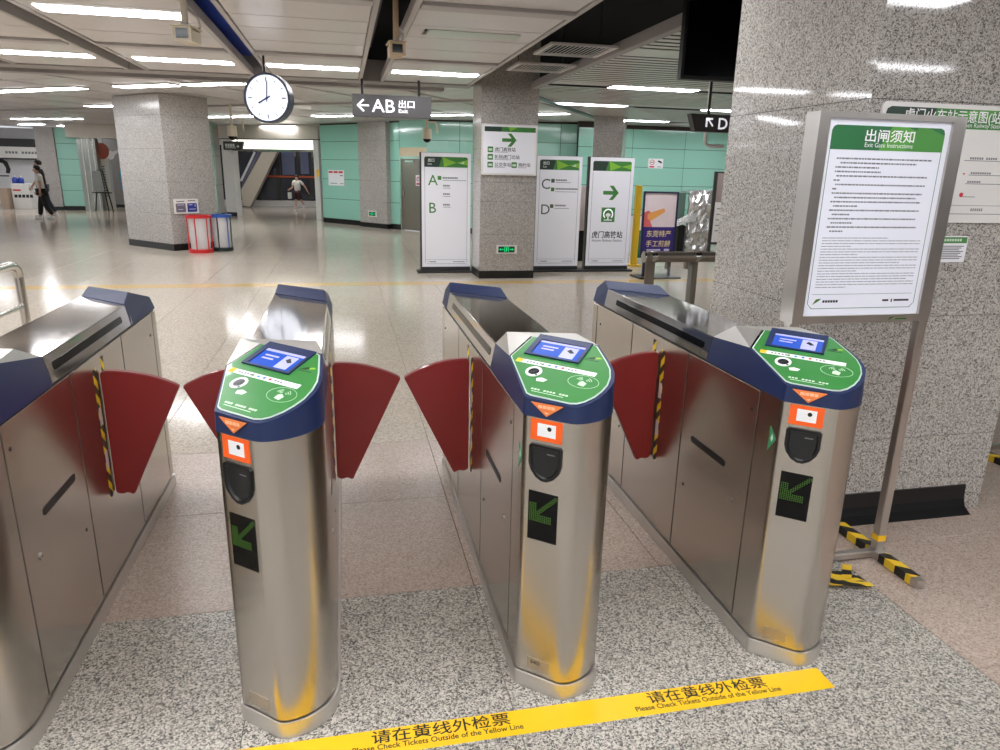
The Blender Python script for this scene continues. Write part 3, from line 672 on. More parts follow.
hb = plate('poster_header', rrect(hx0, 1.862, hx1, 1.953, .02)[:0] + [(hx0, 1.862), (hx1, 1.862), (hx1, 1.933), (hx1 - .006, 1.947), (hx1 - .02, 1.953), (hx0 + .02, 1.953), (hx0 + .006, 1.947), (hx0, 1.933)], bp_, 0, .0008, M('header_green', (38, 108, 62), .4), po)
plate('header_facet', [(2.08, 1.862), (hx1, 1.862), (hx1, 1.9), (2.2, 1.953), (2.13, 1.953)], bp_, .0008, .0012, M('header_lime', (84, 158, 62), .4), hb)
plate('header_facet', [(2.2, 1.862), (hx1, 1.862), (hx1, 1.925), (2.3, 1.953), (2.25, 1.953)], bp_, .0012, .0014, M('header_mid', (72, 140, 62), .4), hb)
text('lettering', '出闸须知', .05, bp_, 2.125, 1.898, .0018, WHITE, hb, 'CENTER', .012, width=.225)
text('lettering', 'Exit Gate Instructions', .024, bp_, 2.125, 1.874, .0018, WHITE, hb, 'CENTER', 0, width=.22)
bo = [(1.862, 1.24), (1.862, 1.862), (1.865, 1.862), (1.865, 1.24)]
plates('border_line', [rect(1.862, 1.25, 1.8645, 1.862), rect(2.3755, 1.25, 2.378, 1.862), rect(1.882, 1.228, 2.358, 1.2305), rect(1.88, 1.288, 2.36, 1.2895), [(1.862, 1.25), (1.8645, 1.25), (1.884, 1.2305), (1.882, 1.228)], [(2.3755, 1.25), (2.378, 1.25), (2.358, 1.228), (2.356, 1.2305)]], bp_, 0, .0004, M('line_green', (60, 110, 80), .5, var=0), po)
rows = []; rg = random.Random(3)
z = 1.826
for k, (ind, ln) in enumerate([(0, .44), (.02, .35), (0, .2), (0, .21), (.01, .42), (.0, .03), (.01, .42), (0, .02), (0, .42), (.015, .38), (0, .42), (.015, .11), (0, .42), (.015, .08), (0, .41), (.015, .1), (0, .42), (.015, .06)]):
    a = 1.9 + ind
    while a < 1.9 + ind + ln:
        wd = rg.choice((.006, .009, .012, .018)); rows.append(rect(a, z, min(a + wd, 1.9 + ind + ln), z + .0058)); a += wd + .003
    z -= .0166
plates('small_print', rows, bp_, 0, .0004, M('print_dark', (112, 114, 122), .6, var=0), po)
rows = []; z = 1.518
for k in range(19):
    a = 1.888; e = 2.355 if k % 3 else 2.0 + rg.random() * .33
    while a < e:
        wd = .006 + rg.random() * .03; rows.append(rect(a, z, min(a + wd, e), z + .0034)); a += wd + .003
    z -= .0112
plates('small_print', rows, bp_, 0, .0004, M('print_mid', (150, 152, 158), .6, var=0), po)
plate('logo_print', [(1.885, 1.245), (1.915, 1.262), (1.925, 1.272), (1.9, 1.268)], bp_, 0, .0004, M('logo_green_black', (60, 110, 40), .5), po)
plates('small_print', [rect(1.932 + i * .0125, 1.254, 1.942 + i * .0125, 1.264) for i in range(6)] + [rect(2.22, 1.256, 2.25, 1.264), rect(2.262, 1.252, 2.268, 1.266), rect(2.276, 1.256, 2.35, 1.264)], bp_, 0, .0004, INK, po)
bfr = Fb(0, PY - .012)
plates('frame_sticker', [[(2.255, 1.174), (2.275, 1.186), (2.285, 1.192), (2.262, 1.188)], rect(2.29, 1.178, 2.345, 1.184)], bfr, 0, .0005, M('logo_green_black', (0, 0, 0)), ns)

hp = thing('hazard_tape_patch', 'crumpled yellow and black hazard tape stuck to the floor beside the rightmost gate', 'hazard tape', (2.15, 2.42, 0))
for k, (a, b_, an, w, l) in enumerate(((2.12, 2.46, -.3, .05, .2), (2.13, 2.41, -.15, .05, .22), (2.14, 2.36, -.25, .045, .2), (2.2, 2.45, .9, .04, .12))):
    bs = B((a, b_, 0), (math.cos(an), math.sin(an), 0), (-math.sin(an), math.cos(an), 0))
    V = []; n = 8
    for i in range(n):
        h = .003 + .012 * abs(math.sin(i * 1.7 + k)) + k * .004
        V += [bs.p(-l / 2 + l * i / (n - 1), -w / 2, h), bs.p(-l / 2 + l * i / (n - 1), w / 2, h * .6 + .002), bs.p(-l / 2 + l * i / (n - 1), w / 2, h * .6 + .0005), bs.p(-l / 2 + l * i / (n - 1), -w / 2, h - .0015)]
    F = [(i * 4 + q, i * 4 + (q + 1) % 4, i * 4 + 4 + (q + 1) % 4, i * 4 + 4 + q) for i in range(n - 1) for q in range(4)] + [(0, 1, 2, 3), (n * 4 - 1, n * 4 - 2, n * 4 - 3, n * 4 - 4)]
    mobj('tape_strip', V, F, HAZ_F, hp, smooth=60)

# second stand, seen past the big pillar
s2 = thing('notice_stand', 'second steel stand with a taped foot, half hidden behind the big pillar', 'notice stand', (4.13, 3.5, 0))
box('upright', 4.09, 4.13, 3.62, 3.66, .04, 1.15, CHROME, s2, .003)
f2 = box('foot', 4.06, 4.11, 3.35, 3.95, 0, .042, CHROME, s2, .003)
box('hazard_tape', 4.059, 4.111, 3.4, 3.6, .003, .0435, HAZ_F, f2)
box('upright', 4.69, 4.73, 3.62, 3.66, .04, 1.15, CHROME, s2, .003)
box('cross_bar', 4.1, 4.7, 3.625, 3.655, .01, .04, CHROME, s2, .003)
boxes('frame', [(4.06, 4.76, 3.6, 3.68, 1.15, 1.2), (4.06, 4.76, 3.6, 3.68, 1.95, 2.0), (4.06, 4.11, 3.6, 3.68, 1.2, 1.95), (4.71, 4.76, 3.6, 3.68, 1.2, 1.95)], CHROME, s2)
box('poster', 4.11, 4.71, 3.62, 3.66, 1.2, 1.95, SIGNW, s2)
box('foot', 4.71, 4.76, 3.35, 3.95, 0, .042, CHROME, s2, .003)

# ------------------------------------------------------------------ boards on the big pillar
mb = thing('map_board', 'large white area map with a green header on the big pillar', 'map board', (2.87, 2.92, 1.56))
bm_ = Fb(0, 2.929)
pb = plate('board', rrect(2.375, 1.56, 3.38, 2.09, .02), bm_, 0, .012, WHITEP, mb)
hd_ = plate('header', [(2.395, 1.985), (3.36, 1.985), (3.36, 2.07), (2.42, 2.07), (2.4, 2.06), (2.395, 2.045)], bm_, .012, .0126, SDGREEN, pb)
plate('header_facet', [(2.62, 1.985), (3.36, 1.985), (3.36, 2.07), (2.66, 2.07)], bm_, .0126, .013, SGREEN, hd_)
plate('header_facet', [(2.72, 2.03), (2.86, 2.07), (3.0, 2.07), (2.94, 2.03)], bm_, .013, .0133, M('header_lime', (0, 0, 0)), hd_)
text('lettering', '虎门火车站示意图(站厅)', .056, bm_, 2.49, 2.018, .0138, WHITE, hd_, bold=.01, width=.6)
text('lettering', 'Humen Railway Station Concourse', .028, bm_, 2.78, 1.993, .0138, WHITE, hd_, width=.4)
plates('map_lines', [rect(2.4, 1.6, 3.36, 1.603), rect(2.86, 1.845, 3.3, 1.848), rect(2.9, 1.78, 3.3, 1.783), rect(2.89, 1.74, 3.3, 1.743), rect(2.88, 1.68, 2.96, 1.683), rect(2.4, 1.64, 3.36, 1.642), rect(2.78, 1.7, 2.79, 1.76)], bm_, .012, .0124, GREYINK, pb)
MP = plates('map_print', [rect(2.89 + i * .013, 1.852, 2.899 + i * .013, 1.862) for i in range(12) if i != 6] + [rect(2.91 + i * .013, 1.786, 2.919 + i * .013, 1.795) for i in range(9)] + [rect(2.9 + i * .013, 1.746, 2.909 + i * .013, 1.755) for i in range(6)] + [rect(2.95 + i * .012, 1.615, 2.957 + i * .012, 1.628) for i in range(6)], bm_, .012, .0124, GREYINK, pb); stuff(MP)
plate('map_marker', disc(2.88, 1.69, .011, 12), bm_, .012, .0128, M('marker_red', (206, 40, 60), .5), pb)
plate('map_marker', [(2.865, 1.79), (2.88, 1.79), (2.8725, 1.78)], bm_, .012, .0128, M('marker_red', (0, 0, 0)), pb)
sn = thing('small_notice', 'small white notice with a green top on the big pillar below the map', 'notice', (2.89, 2.92, 1.37))
pn_ = plate('board', rrect(2.78, 1.37, 2.978, 1.496, .008), bm_, 0, .006, SIGNW, sn)
plate('header', rect(2.785, 1.462, 2.973, 1.491), bm_, .006, .0066, SGREEN, pn_)
plates('header_print', [rect(2.84 + i * .015, 1.471, 2.851 + i * .015, 1.483) for i in range(7)], bm_, .0066, .007, M('pale_green_print', (0, 0, 0)), pn_)
plates('small_print', [rect(2.83, 1.445 - k * .0085, 2.96 - (k % 3) * .012, 1.4495 - k * .0085) for k in range(8)], bm_, .006, .0064, GREYINK, pn_)

# ------------------------------------------------------------------ hand rails
rl = thing('hand_rail', 'bent stainless hand rail behind the leftmost gate', 'hand rail', (-2.6, 6.0, 0))
tube('top_rail', [(-2.6, 4.0, .95), (-2.6, 6.25, .95), (-2.6, 6.33, .938), (-2.6, 6.385, .9), (-2.6, 6.4, .85)], .036, CHROME, rl, 16)
tube('post', [(-2.6, 6.4, .85), (-2.6, 6.4, 0)], .034, CHROME, rl, 16)
tube('post', [(-2.6, 4.3, .93), (-2.6, 4.3, 0)], .034, CHROME, rl, 16)
tube('middle_rail', [(-2.6, 4.3, .61), (-2.6, 6.39, .61)], .02, CHROME, rl, 12)
rr_ = thing('barrier_rail', 'thick brown steel barrier rail on flat posts, left of the big pillar', 'barrier rail', (3.2, 6.4, 0))
BRW = M('brown_steel', (150, 140, 129), .35, .7)
tube('top_rail', [(2.83, 6.4, .985), (3.66, 6.4, .985)], .052, BRW, rr_, 18)
tube('end_cap', [(2.815, 6.4, .985), (2.832, 6.4, .985)], .054, CHROME, rr_, 18)
for x0 in (2.92, 3.38):
    box('post', x0 - .05, x0 + .05, 6.45, 6.47, 0, .97, BRW, rr_, .004)
    tube('post_clamp', [(x0 - .03, 6.4, .985), (x0 + .03, 6.4, .99)], .054, CHROME, rr_, 16)
for x0 in (3.07, 3.27): tube('glass_clip', [(x0, 6.4, .95), (x0, 6.4, .87)], .024, BRW, rr_, 10)
box('glass_panel', 2.96, 3.34, 6.395, 6.403, .1, .9, M('clear_glass', (236, 244, 240), .03, 0, alpha=.12, var=0), rr_)

# ------------------------------------------------------------------ standing light boxes
def header_art(bs, x0, x1, z0, z1, par, c=0.0):
    w = x1 - x0; h = z1 - z0
    q = plate('header', [(x0, z0), (x1, z0), (x1, z1 - .03), (x1 - .01, z1 - .008), (x1 - .03, z1), (x0 + .03, z1), (x0 + .01, z1 - .008), (x0, z1 - .03)], bs, c, c + .001, SGREEN, par)
    plate('header_facet', [(x0, z0), (x0 + w * .33, z0), (x0 + w * .4, z1), (x0 + .03, z1), (x0 + .01, z1 - .008), (x0, z1 - .03)], bs, c + .001, c + .0014, SDGREEN, q)
    plate('header_facet', [(x0 + w * .45, z0 + h * .02), (x0 + w * .42, z1 - h * .02), (x0 + w * .74, z0 + h * .45)], bs, c + .001, c + .0014, SLGREEN, q)
    plate('header_facet', [(x0 + w * .74, z0 + h * .45), (x1 - .002, z0 + h * .2), (x1 - .002, z0 + h * .75)], bs, c + .001, c + .0014, SLGREEN, q)
    return q
def lightbox(x0, x1, y, label):
    r = thing('standing_sign', label, 'standing sign', ((x0 + x1) / 2, y + .06, 0), 'standing exit signs')
    box('base', x0 - .06, x1 + .06, y - .12, y + .24, 0, .035, DARK, r, .004)
    box('plinth', x0 + .0, x1 - .0, y + .005, y + .115, .035, .1, DARK, r)
    box('body', x0, x1, y + .004, y + .12, .1, 2.04, DARK, r, .006)
    fc = box('face', x0 + .022, x1 - .003, y - .006, y + .004, .1, 2.035, M('lightbox_face', (232, 232, 238), .35, 0, .06, (240, 242, 250), var=.01), r)
    bs = Fb(0, y - .006)
    fx0, fx1 = x0 + .075, x1 - .06
    plates('border_line', [rect(fx0, .17, fx0 + .005, 1.8), rect(fx1 - .005, .17, fx1, 1.8), rect(fx0 + .02, .15, fx1 - .02, .155), rect(fx0 + .005, .225, fx1 - .005, .229)], bs, 0, .0006, GREYINK, fc)
    plates('footer_print', [[(fx0 + .03, .178), (fx0 + .07, .2), (fx0 + .075, .19)]] + [rect(fx0 + .085 + i * .022, .18, fx0 + .103 + i * .022, .197) for i in range(5)] + [rect(fx1 - .25, .183, fx1 - .04, .193)], bs, 0, .0006, GREYINK, fc)
    h = header_art(bs, fx0 - .004, fx1 + .004, 1.80, 1.97, fc)
    return fc, bs, fx0, fx1, h
def picto(bs, x, z, s, par, col=SGREEN):
    p = plate('pictogram', rrect(x, z, x + s, z + s, s * .12), bs, 0, .0008, col, par)
    return p
fa, ba, a0, a1, ha = lightbox(1.3, 2.18, 12.5, 'white standing sign listing exits A and B')
text('lettering', '出口', .06, ba, a0 + .055, 1.89, .0018, WHITE, ha, bold=.02); text('lettering', 'Exit', .045, ba, a0 + .055, 1.835, .0018, WHITE, ha)
plates('header_print', [rect(a1 - .12, 1.86, a1 - .06, 1.875), [(a1 - .11, 1.88), (a1 - .06, 1.905), (a1 - .06, 1.88)]], ba, .0014, .0018, M('pale_green_print', (0, 0, 0)), ha)
text('lettering', 'A', .25, ba, a0 + .06, 1.5, .001, SGREEN, fa, bold=.004); text('lettering', 'B', .25, ba, a0 + .06, 1.035, .001, SGREEN, fa, bold=.004)
picto(ba, a0 + .225, 1.59, .065, fa)
def minor(bs, par, items):
    rows = []
    for x, z, n in items:
        rows += [rect(x + i * .03, z, x + i * .03 + .024, z + .028) for i in range(n)]
    plates('small_print', rows, bs, 0, .0006, GREYINK, par)
minor(ba, fa, [(a0 + .31, 1.61, 9), (a0 + .32, 1.48, 4), (a0 + .32, 1.34, 4), (a0 + .32, 1.16, 4)])
plates('small_print', [rect(a0 + .31, 1.58, a1 - .02, 1.588), rect(a0 + .32, 1.45, a0 + .45, 1.458), rect(a0 + .32, 1.31, a0 + .45, 1.318), rect(a0 + .32, 1.13, a0 + .45, 1.138)], ba, 0, .0006, GREYINK, fa)
fc_, bc_, a0, a1, hc = lightbox(3.34, 4.2, 12.5, 'white standing sign listing exits C and D')
text('lettering', '出口', .06, bc_, a0 + .055, 1.89, .0018, WHITE, hc, bold=.02); text('lettering', 'Exit', .045, bc_, a0 + .055, 1.835, .0018, WHITE, hc)
plates('header_print', [rect(a1 - .12, 1.86, a1 - .06, 1.875), [(a1 - .11, 1.88), (a1 - .06, 1.905), (a1 - .06, 1.88)]], bc_, .0014, .0018, M('pale_green_print', (0, 0, 0)), hc)
text('lettering', 'C', .25, bc_, a0 + .03, 1.47, .001, M('letter_grey_green', (74, 96, 78), .5), fc_, bold=.002); text('lettering', 'D', .25, bc_, a0 + .03, 1.03, .001, M('letter_grey_green', (0, 0, 0)), fc_, bold=.002)
picto(bc_, a0 + .215, 1.58, .065, fc_, M('letter_grey_green', (0, 0, 0))); picto(bc_, a0 + .215, 1.43, .065, fc_); picto(bc_, a0 + .21, 1.14, .065, fc_, M('letter_grey_green', (0, 0, 0)))
minor(bc_, fc_, [(a0 + .3, 1.61, 7), (a0 + .3, 1.46, 14), (a0 + .3, 1.17, 7)])
plates('small_print', [rect(a0 + .3, 1.58, a0 + .58, 1.588), rect(a0 + .3, 1.42, a1 - .03, 1.428), rect(a0 + .29, 1.13, a0 + .57, 1.138)], bc_, 0, .0006, GREYINK, fc_)
fd, bd2, a0, a1, hd2 = lightbox(4.33, 5.19, 12.5, 'white standing sign with a green right arrow and railway emblem')
def arrow(bs, cx, cz, s, mat, par, ang=0, c0=0, c1=.001, name='arrow'):
    t = s * .2
    P = [(-s * .5, -t * .5), (s * .2, -t * .5), (-s * .06, -s * .3), (-s * .06 + t * .2, -s * .46), (s * .08, -s * .46), (s * .5, 0), (s * .08, s * .46), (-s * .1, s * .46), (-s * .06, s * .3), (s * .2, t * .5), (-s * .5, t * .5)]
    P = [(-.5, -.11), (.15, -.11), (-.12, -.42), (.14, -.42), (.5, 0), (.14, .42), (-.12, .42), (.15, .11), (-.5, .11)]
    ca, sa = math.cos(ang), math.sin(ang)
    return plate(name, [(cx + (a * ca - b_ * sa) * s, cz + (a * sa + b_ * ca) * s) for a, b_ in P], bs, c0, c1, mat, par)
arrow(bd2, 4.77, 1.42, .3, SGREEN, fd)
em = plate('railway_emblem', rect(4.61, .9, 4.87, 1.16), bd2, 0, .0008, SGREEN, fd)
ring('emblem_ring', bd2, 4.74, 1.04, .075, .098, .0008, .0012, LITW, em, 24, 1, -45, 225)
plates('emblem_rail', [rect(4.66, .925, 4.82, .945), rect(4.725, .945, 4.755, 1.0), [(4.7, 1.0), (4.78, 1.0), (4.79, 1.04), (4.74, 1.065), (4.69, 1.04)]], bd2, .0008, .0012, WHITE, em)
text('lettering', '虎门高铁站', .135, bd2, 4.745, .62, .001, INK, fd, 'CENTER', .016, width=.6)
text('lettering', 'Humen Railway Station', .062, bd2, 4.745, .545, .001, INK, fd, 'CENTER', 0, width=.58)

# direction board and exit sign on the middle pillar
pbm = Fb(0, 11.699)
db = thing('direction_board', 'square direction board with a green right arrow on the middle pillar', 'direction board', (2.66, 11.68, 1.69))
q = plate('board', rrect(2.21, 1.695, 3.13, 2.48, .015), pbm, 0, .03, WHITEP, db)
fq = plate('face', rect(2.235, 1.72, 3.105, 2.455), pbm, .03, .033, M('lightbox_face', (0, 0, 0)), db)
hq = plate('header', rect(2.25, 2.365, 3.095, 2.44), pbm, .033, .0334, SGREEN, fq)
plate('header_facet', rect(2.25, 2.365, 2.53, 2.44), pbm, .0334, .0338, SDGREEN, hq); plate('header_facet', [(2.64, 2.44), (2.8, 2.44), (2.67, 2.372)], pbm, .0334, .0338, SLGREEN, hq)
arrow(pbm, 2.66, 2.24, .24, SGREEN, fq, 0, .033, .034)
for z_, s_, x_ in ((2.06, '虎门高铁站', 2.42), (1.945, '城际虎门北站', 2.42), (1.825, '公交车站', 2.42), (1.825, '网约车', 2.82)):
    p_ = plate('pictogram', rrect(x_ - .115, z_ - .015, x_ - .025, z_ + .075, .01), pbm, .033, .0336, SGREEN, fq)
    plates('pictogram_print', [rect(x_ - .1, z_ + .01, x_ - .04, z_ + .045)], pbm, .0336, .0338, M('pale_green_print', (0, 0, 0)), p_)
    text('lettering', s_, .07, pbm, x_, z_ + .008, .0345, INK, fq, bold=.008)
    plate('small_print', rect(x_, z_ - .012, x_ + .028 * len(s_) * 1.6, z_ - .006), pbm, .033, .0334, GREYINK, fq)
EXG = M('exit_green', (10, 150, 90), .4, 0, .7, (10, 190, 110), var=0); EXD = M('exit_dark', (8, 46, 34), .4, 0, var=0)
def exit_sign(bs, x0, z0, x1, z1, label, loc):
    e = thing('exit_sign', label, 'exit sign', loc, 'low exit signs')
    w, h = x1 - x0, z1 - z0
    hb_ = plate('housing', rrect(x0, z0, x1, z1, .01), bs, 0, .02, WHITEP, e)
    f_ = plate('face', rect(x0 + w * .08, z0 + h * .14, x1 - w * .12, z1 - h * .14), bs, .02, .022, EXD, e)
    m_ = [rect(x0 + w * .36, z0 + h * .2, x0 + w * .4, z1 - h * .2), rect(x0 + w * .56, z0 + h * .2, x0 + w * .6, z1 - h * .2), rect(x0 + w * .4, z1 - h * .26, x0 + w * .56, z1 - h * .2),
          rect(x0 + w * .44, z0 + h * .42, x0 + w * .52, z0 + h * .7), [(x0 + w * .42, z0 + h * .22), (x0 + w * .47, z0 + h * .22), (x0 + w * .53, z0 + h * .44), (x0 + w * .45, z0 + h * .44)],
          [(x0 + w * .12, z0 + h * .5), (x0 + w * .2, z0 + h * .68), (x0 + w * .2, z0 + h * .56), (x0 + w * .33, z0 + h * .56), (x0 + w * .33, z0 + h * .44), (x0 + w * .2, z0 + h * .44), (x0 + w * .2, z0 + h * .32)],
          [(x0 + w * .84, z0 + h * .5), (x0 + w * .76, z0 + h * .68), (x0 + w * .76, z0 + h * .56), (x0 + w * .64, z0 + h * .56), (x0 + w * .64, z0 + h * .44), (x0 + w * .76, z0 + h * .44), (x0 + w * .76, z0 + h * .32)]]
    plates('running_figure', m_, bs, .022, .0225, EXG, f_)
exit_sign(pbm, 2.49, .42, 2.84, .56, 'lit green exit sign low on the middle pillar', (2.66, 11.69, .42))
dp = (Vector((1.28, 21.95)) - Vector((.5, 23.0))); dp.normalize()
bpl = B((.5, 23.0, 0), (dp.x, dp.y, 0), (0, 0, 1), (dp.y, -dp.x, 0))
exit_sign(bpl, .42, .33, .82, .5, 'lit green exit sign low on the pilaster left of the steel door', (.78, 22.6, .33))

# ------------------------------------------------------------------ hanging signs, clock, cameras, screen
def hanging(x0, x1, y, z0, z1, label, rods):
    r = thing('hanging_sign', label, 'hanging sign', ((x0 + x1) / 2, y, z0))
    box('board', x0, x1, y, y + .12, z0, z1, M('sign_charcoal', (70, 67, 68), .45), r, .004)
    for x in rods: tube('hanger_rod', [(x, y + .06, z1), (x, y + .06, 3.999)], .018, BLACK, r, 8)
    return r, Fb(0, y)
hs, bh_ = hanging(.19, 1.37, 11.45, 2.505, 2.82, 'dark hanging sign reading AB exit with a left arrow', (.34, 1.19))
text('lettering', 'AB', .26, bh_, .475, 2.575, .001, LITW, hs, bold=.006, width=.345)
text('lettering', '出口', .12, bh_, .865, 2.655, .001, LITW, hs, bold=.02, width=.24); text('lettering', 'Exit', .075, bh_, .87, 2.575, .001, LITW, hs, bold=.02, width=.14)
plates('arrow', [rect(.27, 2.65, .435, 2.675), [(.25, 2.662), (.345, 2.755), (.365, 2.735), (.285, 2.662)], [(.25, 2.662), (.345, 2.57), (.365, 2.59), (.285, 2.662)]], bh_, 0, .001, LITW, hs)
h2, b2_ = hanging(4.55, 5.95, 9.0, 2.31, 2.53, 'dark hanging sign with the letter D beside the big pillar', (4.75, 5.75))
text('lettering', 'D', .2, b2_, 4.86, 2.35, .001, LITW, h2, bold=.012)
plates('arrow', [[(4.69, 2.47), (4.69, 2.37), (4.715, 2.37), (4.715, 2.47)], rect(4.69, 2.46, 4.79, 2.485), [(4.705, 2.475), (4.72, 2.485), (4.805, 2.39), (4.787, 2.375)]], b2_, 0, .001, LITW, h2)
mobj('end_wedge', [(4.47, 9.0, 2.53), (4.55, 9.0, 2.31), (4.55, 9.0, 2.53), (4.47, 9.12, 2.53), (4.55, 9.12, 2.31), (4.55, 9.12, 2.53)], [(0, 1, 2), (5, 4, 3), (0, 3, 4, 1), (1, 4, 5, 2), (2, 5, 3, 0)], M('sign_charcoal', (0, 0, 0)), h2)

CY = 9.5; cc_ = at(267, 98, 1, CY)
ck = thing('station_clock', 'round white lit station clock with a dark rim showing eight', 'clock', (cc_.x, CY, cc_.z))
bk = B(cc_, (math.cos(-.3), math.sin(-.3), 0), (0, 0, 1), (math.sin(-.3), -math.cos(-.3), 0))
plate('case', disc(0, 0, .285, 40), bk, -.14, -.006, M('clock_case', (40, 50, 74), .35), ck, smooth=40)
ring('rim', bk, 0, 0, .262, .287, -.008, .012, M('clock_case', (0, 0, 0)), ck, 40)
plate('dial', disc(0, 0, .263, 40), bk, -.006, .0, M('clock_dial', (250, 252, 255), .3, 0, .5, (226, 236, 255), var=0), ck)
for k in range(12):
    t = math.radians(90 - 30 * k); big_ = k % 3 == 0
    r0, r1, hw = (.185 if big_ else .2), .235, (.007 if big_ else .0045)
    dx, dz = math.cos(t), math.sin(t)
    plate('hour_mark', [(dx * r0 - dz * hw, dz * r0 + dx * hw), (dx * r1 - dz * hw, dz * r1 + dx * hw), (dx * r1 + dz * hw, dz * r1 - dx * hw), (dx * r0 + dz * hw, dz * r0 - dx * hw)], bk, 0, .001, M('clock_ink', (60, 62, 96), .5), ck)
for nm, an, ln, hw, cz in (('hour_hand', 90 - 241, .125, .009, .006), ('minute_hand', 86, .19, .0065, .009)):
    t = math.radians(an); dx, dz = math.cos(t), math.sin(t)
    plate(nm, [(-dx * .045 - dz * hw, -dz * .045 + dx * hw), (dx * ln - dz * hw, dz * ln + dx * hw), (dx * ln + dz * hw, dz * ln - dx * hw), (-dx * .045 + dz * hw, -dz * .045 - dx * hw)], bk, cz, cz + .002, M('clock_hand', (44, 46, 104), .5), ck)
plate('hub', disc(0, 0, .014, 12), bk, .004, .014, M('clock_hand', (0, 0, 0)), ck)
tube('hanger_rod', [(cc_.x - .02, CY + .07, cc_.z + .27), (cc_.x - .02, CY + .07, 3.999)], .014, BLACK, ck, 8)

IVORY = M('ivory_housing', (222, 212, 188), .45)
class BS(B):
    def p(s, a, b, c=0): return s.o + (s.u * a + s.v * b + s.n * c) * .74
def box_camera(x, y, z, label, tone, yaw):
    r = thing('security_camera', label, 'security camera', (x, y, z), 'ceiling cameras')
    ca, sa = math.cos(yaw), math.sin(yaw)
    bs = BS((x, y, z), (ca, sa, 0), (0, 0, 1), (sa, -ca, 0))
    plate('housing', rrect(-.085, -.07, .085, .06, .012), bs, -.3, 0, tone, r)
    plate('front_frame', rrect(-.095, -.078, .095, .068, .012), bs, -.02, .03, tone, r)
    plate('window', rect(-.062, -.045, .062, .05), bs, .03, .032, GLASSBLK, r)
    plate('sun_shade', rect(-.105, .07, .105, .082), bs, -.3, .06, tone, r)
    plate('bracket', rect(-.03, .082, .03, .12), bs, -.14, -.05, RAILM, r)
    c = bs.p(0, 0, -.1)
    tube('drop_pole', [(c.x, c.y, z + .085), (c.x, c.y, 3.999)], .026, tone, r, 12)
    tube('cable', [bs.p(.04, .05, -.28), bs.p(.09, .12, -.3), bs.p(.1, .2, -.2), bs.p(.03, .26, -.12)], .01, RAILM, r, 6)
box_camera(-1.165, 6.35, 2.722, 'ivory box camera on a drop pole at the top left, beside the blue duct', IVORY, -.15)
box_camera(.525, 6.9, 2.785, 'tan box camera on a drop pole right of the clock', M('tan_housing', (206, 182, 148), .45), .05)
def pole_camera(px, py, y, label):
    p = at(px, py, 1, y)
    r = thing('security_camera', label, 'security camera', p, 'far ceiling cameras')
    tube('drop_pole', [(p.x, y, p.z + .1), (p.x, y, 3.1)], .03, IVORY, r, 8)
    tube('housing', [(p.x, y, p.z + .1), (p.x, y, p.z - .14)], [.1, .115], IVORY, r, 12)
    tube('dome', [(p.x, y, p.z - .14), (p.x, y, p.z - .19), (p.x, y, p.z - .22)], [.1, .08, .03], GLASSBLK, r, 12)
    tube('side_arm', [(p.x + .04, y, p.z + .25), (p.x + .2, y, p.z + .25), (p.x + .24, y, p.z + .2), (p.x + .25, y, p.z)], .022, IVORY, r, 8)
pole_camera(232, 130, 18.0, 'small ivory pole camera below the clock, left of the wide opening')
pole_camera(427, 133, 18.0, 'small dark pole camera above the steel door')
tv = thing('hanging_monitor', 'large black monitor hanging beside the top of the big pillar', 'monitor', (3.45, 6.0, 2.54))
box('casing', 2.86, 4.1, 6.01, 6.09, 2.545, 3.3, BLACK, tv, .006)
box('screen', 2.885, 4.075, 6.003, 6.01, 2.575, 3.275, GLASSBLK, tv)
for x in (3.2, 3.8): tube('hanger_rod', [(x, 6.05, 3.3), (x, 6.05, 3.999)], .02, BLACK, tv, 8)
pc = thing('white_pipe_hook', 'white bent pipe hanging beside the big pillar under the letter D sign', 'pipe hook', (5.2, 9.3, 2.15))
tube('hook', [(5.02, 9.6, 2.52), (5.02, 9.6, 2.24), (5.04, 9.6, 2.19), (5.09, 9.6, 2.16), (5.3, 9.6, 2.16)], .028, WHITEP, pc, 10)
tube('hook_arm', [(5.02, 9.6, 2.5), (5.02, 9.6, 3.999)], .02, WHITEP, pc, 8)

gbr = thing('glass_barrier', 'green glass barrier panel beyond the big pillar at the right edge', 'glass barrier', (6.3, 5.6, 0))
gp_ = at(992, 402, 2, .0)
box('glass_pane', gp_.x - .9, gp_.x + 1.2, gp_.y, gp_.y + .015, .06, 1.15, M('green_glass', (150, 178, 164), .08, 0, alpha=.8, var=.05), gbr)
box('bottom_rail', gp_.x - .9, gp_.x + 1.2, gp_.y - .02, gp_.y + .035, 0, .06, CHROME, gbr); box('top_rail', gp_.x - .9, gp_.x + 1.2, gp_.y - .02, gp_.y + .035, 1.15, 1.2, CHROME, gbr)

# ------------------------------------------------------------------ wide opening with the escalator beyond
STEELF = steel('passage_steel', (172, 176, 166), .3, (40, 40, 2))
ws_, wsb = panelwall('wall_left_passage', (-4.12, 21.9), (-4.12, 27.1), 3.1, 1, [3.0, 3.09], TEAL, False)
for a, b_, mt in ((0, 1.3, TEAL), (1.32, 2.5, STEELF), (2.52, 2.9, CHROME), (2.92, 3.9, TEAL), (3.92, 5.2, STEELF)):
    for z0, z1 in ((.15, 1.1), (1.1, 2.05), (2.05, 3.0)): plate('glass_panel' if mt is TEAL else 'steel_panel', rect(a + .006, z0 + .006, b_ - .006, z1 - .006), wsb, -.014, 0, mt, ws_)
od = Vector((3.35, -1.9)).normalized()
bo_ = B((-4.1, 27.45, 0), (od.x, od.y, 0), (0, 0, 1), (od.y, -od.x, 0)); OL = 3.85
of = struct(plate('wall_opening', rect(-.1, 2.66, OL, 3.1), bo_, -.3, 0, M('beige_header', (206, 198, 186), .5)))
